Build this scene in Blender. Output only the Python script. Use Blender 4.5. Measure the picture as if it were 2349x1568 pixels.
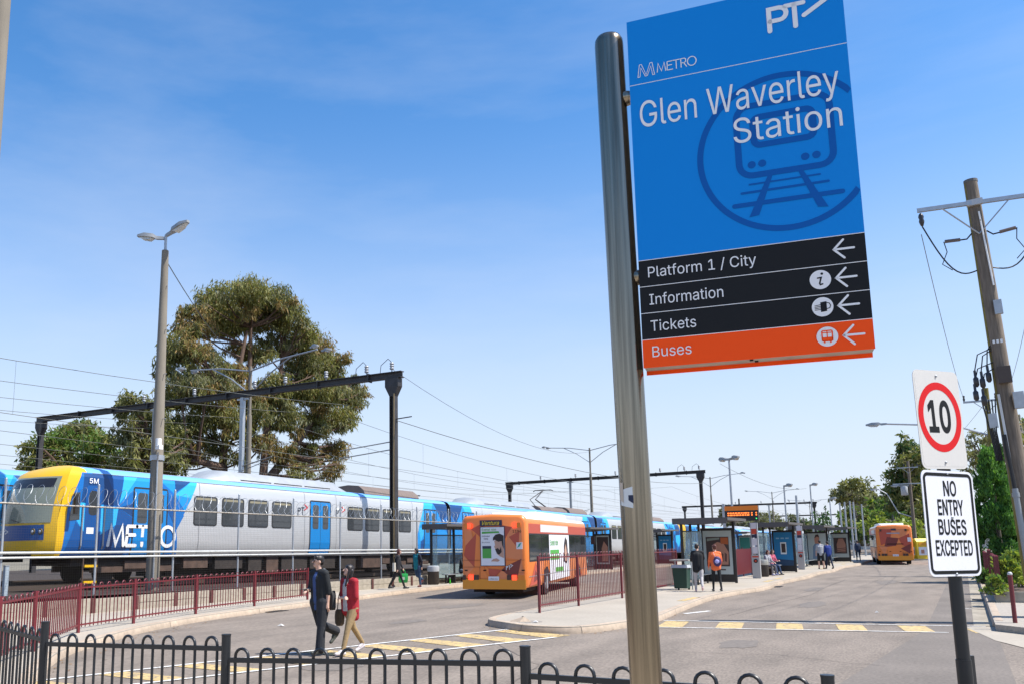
import bpy, bmesh, math, random
import numpy as np
from mathutils import Vector, Matrix, Euler
random.seed(7); RNG = np.random.default_rng(7)
for o in list(bpy.data.objects): bpy.data.objects.remove(o)
SC = bpy.context.scene
COL = SC.collection
R = math.radians
# ------------------------------------------------------------------ camera
# World axes: +Y runs along the railway and the bus road, +X across it to the right, road surface z = 0.
FPX, PPX, PPY, IW, IH = 1940.0, 1009.0, 946.0, 2349.0, 1568.0
CAM = Vector((0, 0, 2.0)); PITCH = math.atan(0.155); ROLL = -0.012; YAW = math.atan(0.61)
cam_d = bpy.data.cameras.new('camera'); cam = bpy.data.objects.new('camera', cam_d); COL.objects.link(cam)
CM = (Matrix.Rotation(YAW, 3, 'Z') @ Matrix.Rotation(math.pi/2+PITCH, 3, 'X') @ Matrix.Rotation(ROLL, 3, 'Z'))
cam.matrix_world = Matrix.Translation(CAM) @ CM.to_4x4()
cam_d.sensor_width = 36; cam_d.lens = FPX/IW*36
cam_d.shift_x = (IW/2-PPX)/IW; cam_d.shift_y = (PPY-IH/2)/IW
cam_d.clip_start = 0.05; cam_d.clip_end = 4000
SC.camera = cam
SC.render.resolution_x = 1024; SC.render.resolution_y = 683
SC.cycles.use_denoising = True
SC.cycles.max_bounces = 6; SC.cycles.transparent_max_bounces = 24
SC.cycles.sample_clamp_indirect = 6
# ------------------------------------------------------------------ daylight
SUN_AZ = R(18)      # measured from +X towards +Y: the sun stands right of the road and slightly ahead
SUN_EL = R(57)
sd = Vector((math.cos(SUN_AZ)*math.cos(SUN_EL), math.sin(SUN_AZ)*math.cos(SUN_EL), math.sin(SUN_EL)))
w = bpy.data.worlds.new('World'); SC.world = w; w.use_nodes = True
nt = w.node_tree; nt.nodes.clear()
def N(t, **k):
    n = nt.nodes.new(t)
    for a, b in k.items(): setattr(n, a, b)
    return n
sky = N('ShaderNodeTexSky', sky_type='NISHITA', sun_disc=False, sun_elevation=SUN_EL, sun_rotation=math.pi/2-SUN_AZ,
        altitude=100, air_density=1.0, dust_density=0.6, ozone_density=2.6)
hs = N('ShaderNodeHueSaturation'); hs.inputs['Saturation'].default_value = 1.28; hs.inputs['Hue'].default_value = 0.500
tc = N('ShaderNodeTexCoord'); mp = N('ShaderNodeMapping'); mp.inputs['Scale'].default_value = (1.1, 2.6, 7.0)
mp.inputs['Rotation'].default_value = (0, 0, 0.5)
nz = N('ShaderNodeTexNoise'); nz.inputs['Scale'].default_value = 1.6; nz.inputs['Detail'].default_value = 7; nz.inputs['Roughness'].default_value = 0.55
rp = N('ShaderNodeValToRGB'); rp.color_ramp.elements[0].position = 0.46; rp.color_ramp.elements[1].position = 0.80
rp.color_ramp.elements[0].color = (0, 0, 0, 1); rp.color_ramp.elements[1].color = (0.20, 0.20, 0.20, 1)
mx = N('ShaderNodeMixRGB'); mx.inputs['Color2'].default_value = (3.6, 3.9, 4.5, 1)
sep = N('ShaderNodeSeparateXYZ'); hz = N('ShaderNodeMapRange', interpolation_type='SMOOTHSTEP')
hz.inputs['From Min'].default_value = 0.50; hz.inputs['From Max'].default_value = -0.02; hz.inputs['To Min'].default_value = 0.0; hz.inputs['To Max'].default_value = 0.93
mh = N('ShaderNodeMixRGB'); mh.inputs['Color2'].default_value = (3.35, 3.62, 4.25, 1)
bg = N('ShaderNodeBackground'); bg.inputs['Strength'].default_value = 0.126
ow = N('ShaderNodeOutputWorld'); L = nt.links.new
L(sky.outputs[0], hs.inputs['Color']); L(tc.outputs['Generated'], mp.inputs[0]); L(mp.outputs[0], nz.inputs[0]); L(nz.outputs[0], rp.inputs[0])
L(tc.outputs['Generated'], sep.inputs[0]); L(sep.outputs['Z'], hz.inputs[0]); L(hz.outputs[0], mh.inputs['Fac']); L(hs.outputs[0], mh.inputs['Color1'])
L(rp.outputs[0], mx.inputs['Fac']); L(mh.outputs[0], mx.inputs['Color1']); L(mx.outputs[0], bg.inputs['Color']); L(bg.outputs[0], ow.inputs[0])
sl = bpy.data.lights.new('sun', 'SUN'); sl.energy = 4.1; sl.angle = R(0.53); sl.color = (1.0, 0.955, 0.88)
so = bpy.data.objects.new('sun', sl); COL.objects.link(so); so.rotation_euler = sd.to_track_quat('Z', 'Y').to_euler(); so.location = (0, 0, 60)
vs = SC.view_settings; vs.view_transform = 'Standard'; vs.look = 'None'; vs.exposure = 0.85; vs.gamma = 1.0; vs.use_curve_mapping = False

# ------------------------------------------------------------------ where a sighted point stands in the world
def ray(u, v): return CM @ Vector(((u-PPX)/FPX, -(v-PPY)/FPX, -1))
def onZ(u, v, z=0.0):
    d = ray(u, v); return CAM + d*((z-CAM.z)/d.z)
def onX(u, v, x):
    d = ray(u, v); return CAM + d*(x/d.x)
def onY(u, v, y):
    d = ray(u, v); return CAM + d*(y/d.y)
# ------------------------------------------------------------------ materials
MATS = {}
def mat(name, col, rough=0.6, metal=0.0, var=0.0, scale=8.0, bump=0.0, bscale=None, emit=0.0, ior=None, detail=4.0, coat=0.0, var2=None, scale2=0.6, spec=None, stretch=None):
    if name in MATS: return MATS[name]
    m = bpy.data.materials.new(name); m.use_nodes = True; t = m.node_tree; b = t.nodes['Principled BSDF']
    b.inputs['Base Color'].default_value = (*col, 1); b.inputs['Roughness'].default_value = rough; b.inputs['Metallic'].default_value = metal
    if ior: b.inputs['IOR'].default_value = ior
    if spec is not None: b.inputs['Specular IOR Level'].default_value = spec
    if coat: b.inputs['Coat Weight'].default_value = coat; b.inputs['Coat Roughness'].default_value = 0.08
    if emit: b.inputs['Emission Color'].default_value = (*col, 1); b.inputs['Emission Strength'].default_value = emit
    if var or bump or var2:
        c = t.nodes.new('ShaderNodeTexCoord'); src = c.outputs['Object']
        if stretch:
            mp_ = t.nodes.new('ShaderNodeMapping'); mp_.inputs['Scale'].default_value = stretch; t.links.new(src, mp_.inputs[0]); src = mp_.outputs[0]
        n = t.nodes.new('ShaderNodeTexNoise'); n.inputs['Scale'].default_value = scale; n.inputs['Detail'].default_value = detail
        t.links.new(src, n.inputs[0])
        last = None
        if var:
            r = t.nodes.new('ShaderNodeMapRange'); r.inputs['From Min'].default_value = 0.25; r.inputs['From Max'].default_value = 0.75
            r.inputs['To Min'].default_value = 1-var; r.inputs['To Max'].default_value = 1+var
            t.links.new(n.outputs[0], r.inputs[0]); last = r.outputs[0]
        if var2:
            n2 = t.nodes.new('ShaderNodeTexNoise'); n2.inputs['Scale'].default_value = scale2; n2.inputs['Detail'].default_value = 5; t.links.new(src, n2.inputs[0])
            r2 = t.nodes.new('ShaderNodeMapRange'); r2.inputs['From Min'].default_value = 0.3; r2.inputs['From Max'].default_value = 0.7
            r2.inputs['To Min'].default_value = 1-var2; r2.inputs['To Max'].default_value = 1+var2; t.links.new(n2.outputs[0], r2.inputs[0])
            if last:
                q = t.nodes.new('ShaderNodeMath'); q.operation = 'MULTIPLY'; t.links.new(last, q.inputs[0]); t.links.new(r2.outputs[0], q.inputs[1]); last = q.outputs[0]
            else: last = r2.outputs[0]
        if last:
            v = t.nodes.new('ShaderNodeVectorMath'); v.operation = 'SCALE'; v.inputs[0].default_value = col
            t.links.new(last, v.inputs['Scale']); t.links.new(v.outputs[0], b.inputs['Base Color'])
        if bump:
            bp = t.nodes.new('ShaderNodeBump'); bp.inputs['Strength'].default_value = bump; bp.inputs['Distance'].default_value = 0.02
            nb = n
            if bscale:
                nb = t.nodes.new('ShaderNodeTexNoise'); nb.inputs['Scale'].default_value = bscale; nb.inputs['Detail'].default_value = 3; t.links.new(src, nb.inputs[0])
            t.links.new(nb.outputs[0], bp.inputs['Height']); t.links.new(bp.outputs[0], b.inputs['Normal'])
    MATS[name] = m; return m
def glass(name, tint, alpha_mix=0.25, rough=0.02):
    """thin pane: part clear, part mirror-like tinted sheet"""
    if name in MATS: return MATS[name]
    m = bpy.data.materials.new(name); m.use_nodes = True; t = m.node_tree; b = t.nodes['Principled BSDF']
    b.inputs['Base Color'].default_value = (*tint, 1); b.inputs['Roughness'].default_value = rough
    tr = t.nodes.new('ShaderNodeBsdfTransparent'); tr.inputs[0].default_value = (0.86, 0.92, 0.92, 1)
    mxs = t.nodes.new('ShaderNodeMixShader'); mxs.inputs[0].default_value = alpha_mix
    t.links.new(tr.outputs[0], mxs.inputs[1]); t.links.new(b.outputs[0], mxs.inputs[2]); t.links.new(mxs.outputs[0], t.nodes['Material Output'].inputs[0])
    MATS[name] = m; return m
# ------------------------------------------------------------------ mesh building
class MB:
    def __init__(s): s.v = []; s.f = []; s.m = []
    def add(s, vs_, fs, mi=0):
        o = len(s.v); s.v += [tuple(p) for p in vs_]
        for f in fs: s.f.append([o+i for i in f]); s.m.append(mi)
        return s
    def box(s, c, d, mi=0, rz=0.0):
        x, y, z = d[0]/2, d[1]/2, d[2]/2; ca, sa = math.cos(rz), math.sin(rz)
        P = [(a*x, b*y, e*z) for e in (-1, 1) for b in (-1, 1) for a in (-1, 1)]
        P = [(c[0]+p[0]*ca-p[1]*sa, c[1]+p[0]*sa+p[1]*ca, c[2]+p[2]) for p in P]
        return s.add(P, [(0, 2, 3, 1), (4, 5, 7, 6), (0, 1, 5, 4), (2, 6, 7, 3), (0, 4, 6, 2), (1, 3, 7, 5)], mi)
    def b2(s, lo, hi, mi=0):
        return s.box([(a+b)/2 for a, b in zip(lo, hi)], [abs(b-a) for a, b in zip(lo, hi)], mi)
    def tube(s, path, r, seg=8, mi=0, cap=True, closed=False):
        P = [Vector(p) for p in path]; n = len(P); rr = r if hasattr(r, '__len__') else [r]*n
        rings = []; up = None
        for i in range(n):
            a = P[i-1] if (i > 0 or closed) else P[i]; b = P[(i+1) % n] if (i < n-1 or closed) else P[i]
            d = (b-a)
            d = d.normalized() if d.length > 1e-9 else Vector((0, 0, 1))
            if up is None: up = Vector((0, 0, 1)) if abs(d.z) < 0.95 else Vector((1, 0, 0))
            x = up.cross(d)
            if x.length < 1e-6: x = Vector((1, 0, 0)).cross(d)
            x.normalize(); y = d.cross(x).normalized(); up = y
            rings.append([P[i]+x*(math.cos(2*math.pi*k/seg)*rr[i])+y*(math.sin(2*math.pi*k/seg)*rr[i]) for k in range(seg)])
        vs_ = [p for q in rings for p in q]; fs = []
        for i in range(n if closed else n-1):
            j = (i+1) % n
            for k in range(seg): fs.append((i*seg+k, i*seg+(k+1) % seg, j*seg+(k+1) % seg, j*seg+k))
        if cap and not closed: fs += [tuple(range(seg))[::-1], tuple((n-1)*seg+k for k in range(seg))]
        return s.add(vs_, fs, mi)
    def cyl(s, a, b, r0, r1=None, seg=12, mi=0): return s.tube([a, b], [r0, r0 if r1 is None else r1], seg, mi)
    def prism(s, poly, z0, z1, mi=0, bottom=True):
        n = len(poly); vs_ = [(p[0], p[1], z0) for p in poly]+[(p[0], p[1], z1) for p in poly]
        fs = [tuple(range(n, 2*n))]+[(i, (i+1) % n, n+(i+1) % n, n+i) for i in range(n)]
        if bottom: fs.append(tuple(range(n))[::-1])
        return s.add(vs_, fs, mi)
    def loft(s, rings, mi=0, cap0=True, cap1=True, closed=True):
        n = len(rings[0]); vs_ = [p for r_ in rings for p in r_]; fs = []
        for i in range(len(rings)-1):
            for k in range(n if closed else n-1): fs.append((i*n+k, i*n+(k+1) % n, (i+1)*n+(k+1) % n, (i+1)*n+k))
        if cap0: fs.append(tuple(range(n))[::-1])
        if cap1: fs.append(tuple((len(rings)-1)*n+k for k in range(n)))
        return s.add(vs_, fs, mi)
    def lathe(s, prof, seg=16, mi=0, c=(0, 0, 0)):
        return s.loft([[(c[0]+r_*math.cos(2*math.pi*k/seg), c[1]+r_*math.sin(2*math.pi*k/seg), c[2]+z) for k in range(seg)] for r_, z in prof], mi)
    def ball(s, c, r, seg=10, mi=0):
        rx, ry, rz_ = (r, r, r) if not hasattr(r, '__len__') else r
        return s.loft([[(c[0]+rx*math.sin(math.pi*i/seg)*math.cos(2*math.pi*k/seg), c[1]+ry*math.sin(math.pi*i/seg)*math.sin(2*math.pi*k/seg), c[2]-rz_*math.cos(math.pi*i/seg)) for k in range(seg)] for i in range(1, seg)], mi)
    def mesh(s, name, mats, smooth=False):
        me = bpy.data.meshes.new(name); me.from_pydata(s.v, [], s.f)
        for m in (mats if isinstance(mats, (list, tuple)) else [mats]): me.materials.append(m)
        if any(s.m): me.polygons.foreach_set('material_index', s.m)
        bm = bmesh.new(); bm.from_mesh(me); bmesh.ops.recalc_face_normals(bm, faces=bm.faces); bm.to_mesh(me); bm.free()
        if smooth: shade(me, smooth if smooth is not True else 35)
        me.update(); return me
    def build(s, name, mats, parent=None, smooth=False, loc=None, rot=None): return link(name, s.mesh(name, mats, smooth), parent, loc, rot)
def shade(me, ang=35):
    me.polygons.foreach_set('use_smooth', [True]*len(me.polygons))
    try: me.set_sharp_from_angle(angle=R(ang))
    except Exception: pass
def link(name, me, parent=None, loc=None, rot=None):
    o = bpy.data.objects.new(name, me); COL.objects.link(o)
    if parent is not None: o.parent = parent
    if loc is not None: o.location = loc
    if rot is not None: o.rotation_euler = rot
    return o
def tag(o, label=None, cat=None, group=None, kind=None):
    if label: o['label'] = label
    if cat: o['category'] = cat
    if group: o['group'] = group
    if kind: o['kind'] = kind
    return o
def thing(name, label, cat, loc=(0, 0, 0), rz=0.0, group=None, rot=None):
    o = bpy.data.objects.new(name, None); COL.objects.link(o); o.empty_display_size = 0.2
    o.location = loc; o.rotation_euler = rot or (0, 0, rz); return tag(o, label, cat, group)
def structure(name, mb, mats, parent=None, smooth=False):
    o = mb.build(name, mats, parent, smooth)
    if parent is None: o['kind'] = 'structure'
    return o
def copy_tree(o, parent=None, keep=None):
    c = o.copy(); COL.objects.link(c); c.parent = parent
    for ch in [x for x in ALLCH.get(o.name, o.children)]: copy_tree(ch, c)
    return c
ALLCH = {}
# flat lettering: outline text turned into a mesh in the local XZ plane, facing -Y
FONT = None
try:
    import os
    FONT = bpy.data.fonts.load(os.path.join(bpy.utils.system_resource('DATAFILES', path='fonts'), 'Inter.woff2'))   # Blender's own interface font
except Exception: FONT = None
def glyph_mesh(ev, dg, bold):
    """fill every outline of the lettering on its own so that overlapping strokes do not cut holes"""
    cv = ev.to_curve(dg); L_ = []
    for sp in cv.splines:
        P = []
        if sp.type == 'BEZIER':
            bp = sp.bezier_points; n = len(bp)
            for i in range(n):
                a, b = bp[i], bp[(i+1) % n]; p0, p1, p2, p3 = [np.array(q)[:2] for q in (a.co, a.handle_right, b.handle_left, b.co)]
                straight = np.linalg.norm(np.cross(p3-p0, p1-p0))+np.linalg.norm(np.cross(p3-p0, p2-p0)) < 1e-5; k = 1 if straight else 6
                for t in [j/k for j in range(k)]: P.append((1-t)**3*p0+3*(1-t)**2*t*p1+3*(1-t)*t*t*p2+t**3*p3)
        else: P = [np.array(q.co)[:2] for q in sp.points]
        Q = [P[0]]
        for p in P[1:]:
            if np.linalg.norm(p-Q[-1]) > 1e-5: Q.append(p)
        if len(Q) > 2 and np.linalg.norm(Q[0]-Q[-1]) < 1e-5: Q.pop()
        if len(Q) > 2: L_.append(np.array(Q))
    ev.to_curve_clear()
    if bold:
        area = [0.5*float(np.sum(q[:, 0]*np.roll(q[:, 1], -1)-np.roll(q[:, 0], -1)*q[:, 1])) for q in L_]; sgn = np.sign(area[int(np.argmax(np.abs(area)))])
        def grow(q, d):
            a = np.roll(q, 1, 0); b = np.roll(q, -1, 0); t0 = q-a; t1 = b-q; t0 /= np.linalg.norm(t0, axis=1)[:, None]+1e-12; t1 /= np.linalg.norm(t1, axis=1)[:, None]+1e-12
            n0 = np.stack([t0[:, 1], -t0[:, 0]], 1); n1 = np.stack([t1[:, 1], -t1[:, 0]], 1); m_ = n0+n1; m_ /= np.maximum(0.5, (m_*m_).sum(1)/2)[:, None]; return q+m_*d*sgn
        L_ = [grow(q, bold*.5) for q in L_]
    pts = []; eds = []
    for q in L_:
        o = len(pts); pts += [Vector((float(p[0]), float(p[1]))) for p in q]; eds += [(o+i, o+(i+1) % len(q)) for i in range(len(q))]
    from mathutils.geometry import delaunay_2d_cdt
    V2, _, F2, _, _, _ = delaunay_2d_cdt(pts, eds, [], 0, 1e-6)
    V2 = np.array([tuple(v) for v in V2]); bm = bmesh.new(); bv = [bm.verts.new((v[0], v[1], 0)) for v in V2]
    cen = np.array([V2[list(f)].mean(0) for f in F2]); E0 = np.concatenate(L_); E1 = np.concatenate([np.roll(q, -1, 0) for q in L_]); wn = np.zeros(len(F2), int)
    for k in range(0, len(F2), 400):   # winding number of the outlines round each triangle
        cx_, cy_ = cen[k:k+400, 0:1], cen[k:k+400, 1:2]; x0, y0, x1, y1 = E0[:, 0], E0[:, 1], E1[:, 0], E1[:, 1]; lf = (x1-x0)*(cy_-y0)-(cx_-x0)*(y1-y0)
        wn[k:k+400] = ((y0 <= cy_) & (y1 > cy_) & (lf > 0)).sum(1)-((y0 > cy_) & (y1 <= cy_) & (lf < 0)).sum(1)
    for f, w_ in zip(F2, wn):
        if w_: bm.faces.new([bv[i] for i in f])
    bmesh.ops.delete(bm, geom=[v for v in bm.verts if not v.link_faces], context='VERTS')
    me = bpy.data.meshes.new('lettering'); bm.to_mesh(me); bm.free(); return me
def text_me(txt, name='lettering', width=None, height=None, align='LEFT', mtl=None, sx=1.0, bold=0.0, shear=0.0, depth=0.0, spacing=1.0):
    c = bpy.data.curves.new(name, 'FONT'); c.body = txt; c.align_x = 'LEFT'; c.size = 1.0; c.shear = shear; c.resolution_u = 5
    c.space_character = spacing; c.fill_mode = 'FRONT'
    if FONT: c.font = FONT
    o = bpy.data.objects.new(name, c); COL.objects.link(o)
    dg = bpy.context.evaluated_depsgraph_get(); me = glyph_mesh(o.evaluated_get(dg), dg, bold)
    bpy.data.objects.remove(o); bpy.data.curves.remove(c)
    n = len(me.vertices); co = np.empty(n*3); me.vertices.foreach_get('co', co); co = co.reshape(-1, 3)
    lo, hi = co.min(0), co.max(0); sy = 1.0
    if height: sy = height/(hi[1]-lo[1])
    sxx = sy*sx
    if width: sxx = width/(hi[0]-lo[0]); sy = sy if height else sxx
    x = (co[:, 0]-lo[0])*sxx; y = co[:, 1]*sy if not height else (co[:, 1]-lo[1])*sy
    if align == 'CENTER': x -= (hi[0]-lo[0])*sxx/2
    if align == 'RIGHT': x -= (hi[0]-lo[0])*sxx
    me.vertices.foreach_set('co', np.stack([x, -co[:, 2]*sy, y], 1).ravel())
    me.materials.clear(); me.materials.append(mtl); me.update(); me.name = name
    if me.polygons and me.polygons[0].normal.y > 0: me.flip_normals()
    return me
def text(txt, parent, loc, mtl, name='lettering', rot=None, **k):
    return link(name, text_me(txt, name, mtl=mtl, **k), parent, loc, rot)
def ribbon(mb, pts, wd, mi=0, y=0.0, fn=None, caps=True, closed=False):
    """stroke of width wd along 2D points in the XZ plane"""
    P = [Vector(p) for p in pts]; n = len(P); Lf = []; Rt = []
    for i in range(n):
        a = P[(i-1) % n] if (closed or i > 0) else P[i]; b = P[(i+1) % n] if (closed or i < n-1) else P[i]
        d0 = (P[i]-a).normalized() if (P[i]-a).length > 1e-9 else (b-P[i]).normalized()
        d1 = (b-P[i]).normalized() if (b-P[i]).length > 1e-9 else d0
        d = (d0+d1); d = d.normalized() if d.length > 1e-6 else d0
        nn = Vector((-d.y, d.x)); k = 1/max(0.5, abs(d.dot(d0)))
        Lf.append(P[i]+nn*wd/2*k); Rt.append(P[i]-nn*wd/2*k)
    g = fn or (lambda p: (p[0], y, p[1]))
    vs_ = [g(p) for p in Lf]+[g(p) for p in Rt]
    fs = [(i, (i+1) % n, n+(i+1) % n, n+i) for i in range(n if closed else n-1)]
    mb.add(vs_, fs, mi)
    if caps and not closed:
        for p, d in ((P[0], P[0]-P[1]), (P[-1], P[-1]-P[-2])):
            a0 = math.atan2(d.y, d.x); K = 6
            mb.add([g(p+Vector((math.cos(a0+math.pi*(k/K-.5)), math.sin(a0+math.pi*(k/K-.5))))*wd/2) for k in range(K+1)], [tuple(range(K+1))], mi)
    return mb
def arc(c, r, a0, a1, n=16, ry=None):
    return [(c[0]+r*math.cos(R(a0+(a1-a0)*i/n)), c[1]+(ry or r)*math.sin(R(a0+(a1-a0)*i/n))) for i in range(n+1)]
def rrect(x0, z0, x1, z1, r, n=4):
    out = []
    for cx, cz, a in ((x1-r, z0+r, -90), (x1-r, z1-r, 0), (x0+r, z1-r, 90), (x0+r, z0+r, 180)): out += arc((cx, cz), r, a, a+90, n)
    return out
def flat(mb, pts, y=0.0, mi=0, fn=None):
    g = fn or (lambda p: (p[0], y, p[1])); return mb.add([g(p) for p in pts], [tuple(range(len(pts)))], mi)
def slab(mb, pts, y0, y1, mi=0):
    """2D outline in XZ pulled from y0 to y1"""
    n = len(pts); return mb.add([(p[0], y0, p[1]) for p in pts]+[(p[0], y1, p[1]) for p in pts],
        [tuple(range(n)), tuple(range(2*n-1, n-1, -1))]+[(i, n+i, n+(i+1) % n, (i+1) % n) for i in range(n)], mi)
WHITE = mat('white_print', (0.80, 0.80, 0.79), 0.5); BLACK = mat('black_print', (0.009, 0.010, 0.011), 0.7, spec=.2)
STEEL = mat('galvanised_steel', (0.42, 0.44, 0.46), 0.45, 0.6, var=0.12, scale=6); DARKSTEEL = mat('dark_gantry_steel', (0.050, 0.046, 0.046), 0.55, 0.3, var=0.25, scale=3)
CONC = mat('pole_concrete', (0.215, 0.188, 0.150), 0.9, var=0.14, scale=5, bump=0.2, stretch=(1, 1, 0.25))
MAROON = mat('maroon_paint', (0.145, 0.018, 0.024), 0.38, var=0.12, scale=20); GREYBLACK = mat('fence_black_paint', (0.012, 0.0135, 0.016), 0.38, var=0.15, scale=12)
RUBBER = mat('tyre_rubber', (0.012, 0.012, 0.012), 0.85)
# ================================================================== the setting
ASPH = mat('asphalt', (0.198, 0.162, 0.130), 0.93, var=0.32, scale=16, bump=0.5, bscale=70, var2=0.20, scale2=0.8, detail=14, stretch=(1.6, .45, 1))
PATCH = mat('asphalt_patch', (0.165, 0.140, 0.118), 0.93, var=0.24, scale=18, bump=0.4, bscale=90, var2=0.13, scale2=0.6, detail=12)
FOOT = mat('footpath_concrete', (0.36, 0.315, 0.255), 0.9, var=0.12, scale=14, bump=0.15, bscale=60, var2=0.10, scale2=0.5)
KERB = mat('kerb_concrete', (0.40, 0.315, 0.235), 0.9, var=0.16, scale=9, bump=0.2, bscale=40, var2=0.14, scale2=0.9)
BALLAST = mat('ballast', (0.040, 0.028, 0.021), 0.95, var=0.5, scale=22, bump=0.8, bscale=30)
EARTH = mat('earth', (0.17, 0.15, 0.11), 0.95, var=0.3, scale=2, var2=0.3, scale2=0.05)
def worn_paint(name, col, amount):
    """road paint rubbed through to the asphalt in irregular flecks"""
    m = mat(name, col, .8, var=.15, scale=24, var2=.14, scale2=3); t = m.node_tree; b = t.nodes['Principled BSDF']; src = b.inputs['Base Color'].links[0].from_socket
    c = t.nodes.new('ShaderNodeTexCoord'); n = t.nodes.new('ShaderNodeTexNoise'); n.inputs['Scale'].default_value = 7; n.inputs['Detail'].default_value = 14; n.inputs['Roughness'].default_value = .75
    r_ = t.nodes.new('ShaderNodeMapRange'); r_.inputs['From Min'].default_value = amount-.05; r_.inputs['From Max'].default_value = amount+.06; x = t.nodes.new('ShaderNodeMixRGB'); x.inputs['Color2'].default_value = (.188, .158, .131, 1)
    t.links.new(c.outputs['Object'], n.inputs[0]); t.links.new(n.outputs[0], r_.inputs[0]); t.links.new(r_.outputs[0], x.inputs['Fac']); t.links.new(src, x.inputs['Color1']); t.links.new(x.outputs[0], b.inputs['Base Color']); return m
YEL = worn_paint('yellow_road_paint', (.52, .372, .155), .545); WHT = worn_paint('white_road_paint', (.64, .625, .59), .575)
structure('ground', MB().add([(-1500, -300, -.06), (1500, -300, -.06), (1500, 3000, -.06), (-1500, 3000, -.06)], [(0, 1, 2, 3)]), EARTH)
road = structure('road', MB().add([(-24, -12, 0), (0.9, -12, 0), (14, 8, 0), (0.9, 17, 0), (0.9, 260, 0), (-24, 260, 0)], [(0, 1, 2, 3, 4, 5)]), ASPH)
# worn strips and seams of the surface
mb = MB(); mb.add([(-3.2, -4, .004), (0.5, -4, .004), (0.30, 60, .004), (-0.75, 60, .004), (-0.9, 22, .004)], [(0, 1, 2, 3, 4)])
mb.build('patched_strip', PATCH, road)
def strip(poly, name, m, z=.008): return MB().add([(p[0], p[1], z) for p in poly], [tuple(range(len(poly)))]).build(name, m, road)
# left crossing
def topx(y): return -9.31-.298*(18.18-y)
def botx(y): return -7.69-.359*(16.89-y)
for fn, a, b in ((topx, 18.2, 4), (botx, 17.1, 4)):
    strip([(fn(a)-.055, a), (fn(a)+.055, a), (fn(b)+.055, b), (fn(b)-.055, b)], 'crossing_line', WHT, .012)
for k in range(11):
    y = 17.70-1.235*k; sl_ = max(0, .75-.13*k)
    strip([(topx(y)+.06, y), (topx(y+.45)+.06, y+.45), (botx(y+.45-sl_*.7)-.06, y+.45-sl_*.7), (botx(y-sl_)-.06, y-sl_)], 'crossing_stripe', YEL)
# right crossing
for (x0, y0, x1, y1) in ((-6.72, 21.85, .25, 23.25), (-6.55, 20.05, -.45, 21.48)):
    strip([(x0, y0-.05), (x1, y1-.05), (x1, y1+.05), (x0, y0+.05)], 'crossing_line', WHT, .012)
for k in range(6):
    x = -6.62+1.28*k; yb = 20.15+.235*(x+6.3); yt = 21.74+.2*(x+6.6)
    w_ = .56 if k < 5 else .42
    strip([(x+.26, yb+.03), (x+.26+w_, yb+.03+.13), (x+w_, yt+.11), (x, yt)], 'crossing_stripe', YEL)
strip([(-.30, 28.95), (.34, 28.6), (.34, 28.7), (-.30, 29.05)], 'bay_line', WHT)
strip([(-6.9, 24.2), (-6.5, 25.4), (-6.35, 25.3), (-6.75, 24.1)], 'edge_line', WHT)
def kerbed(name, outline, closed, top=.15, wd=.17, zb=-.05, parent_poly=None, topmat=FOOT):
    """raised pavement with a kerb of its own material along the given outline edge"""
    o = structure(name, MB().prism(parent_poly or outline, zb, top), topmat)
    P = [Vector((p[0], p[1])) for p in outline]; n = len(P)
    rings = []
    for i in range(n):
        a = P[(i-1) % n] if (closed or i) else P[i]; b = P[(i+1) % n] if (closed or i < n-1) else P[i]
        d = (b-a).normalized(); nn = Vector((-d.y, d.x))   # left of travel = inward
        pr = [(-.035, zb), (-.03, .03), (-.008, top-.03), (.02, top+.002), (.05, top+.006), (wd, top+.006), (wd, top-.05)]
        rings.append([(P[i].x+nn.x*q, P[i].y+nn.y*q, z) for q, z in pr])
    if closed: rings.append(rings[0])
    k = MB().loft(rings, 0, cap0=not closed, cap1=not closed, closed=True).build('kerb', KERB, o, 40)
    return o
def smooth_line(P, n=6):
    out = []
    for i in range(len(P)-1):
        p0 = P[max(i-1, 0)]; p1 = P[i]; p2 = P[i+1]; p3 = P[min(i+2, len(P)-1)]
        for k in range(n):
            t = k/n
            out.append(tuple(.5*((2*p1[j])+(-p0[j]+p2[j])*t+(2*p0[j]-5*p1[j]+4*p2[j]-p3[j])*t*t+(-p0[j]+3*p1[j]-3*p2[j]+p3[j])*t**3) for j in (0, 1)))
    return out+[tuple(P[-1])]
# island between the two bus lanes (outline counter-clockwise so that its inside is on the left)
isl = smooth_line([(-10.75, 24), (-10.62, 20.8), (-10.3, 19.1), (-9.44, 18.34), (-8.41, 17.84), (-7.45, 18.15), (-6.96, 19.81), (-6.8, 21.6), (-7.12, 24.8), (-7.55, 30), (-7.38, 33.8), (-7.08, 36.6), (-7.3, 42.5), (-7.12, 48), (-7.3, 54), (-7.05, 58), (-7.35, 66), (-7.0, 72), (-7.2, 80)], 5)+[(-7.1, 130), (-10.9, 130)]
island = kerbed('island_pavement', isl, True)
for k, (x, y) in enumerate(((-7.75, 28.0), (-7.9, 44.5), (-7.8, 41.5), (-7.9, 60), (-7.9, 71))):
    w_ = 1.6 if k else 1.9
    MB().add([(x-.12, y-w_/2, .156), (x+.14, y-w_/2, .156), (x+.14, y+w_/2, .156), (x-.12, y+w_/2, .156)], [(0, 1, 2, 3)]).build('yellow_edge_mark', YEL, island)
MB().prism(arc((-9.0, 18.75), .32, 0, 350, 14, .26), .15, .154).build('stone_apron', mat('apron_stone', (.24, .21, .18), .9, var=.3, scale=12, bump=.4), island)
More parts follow.
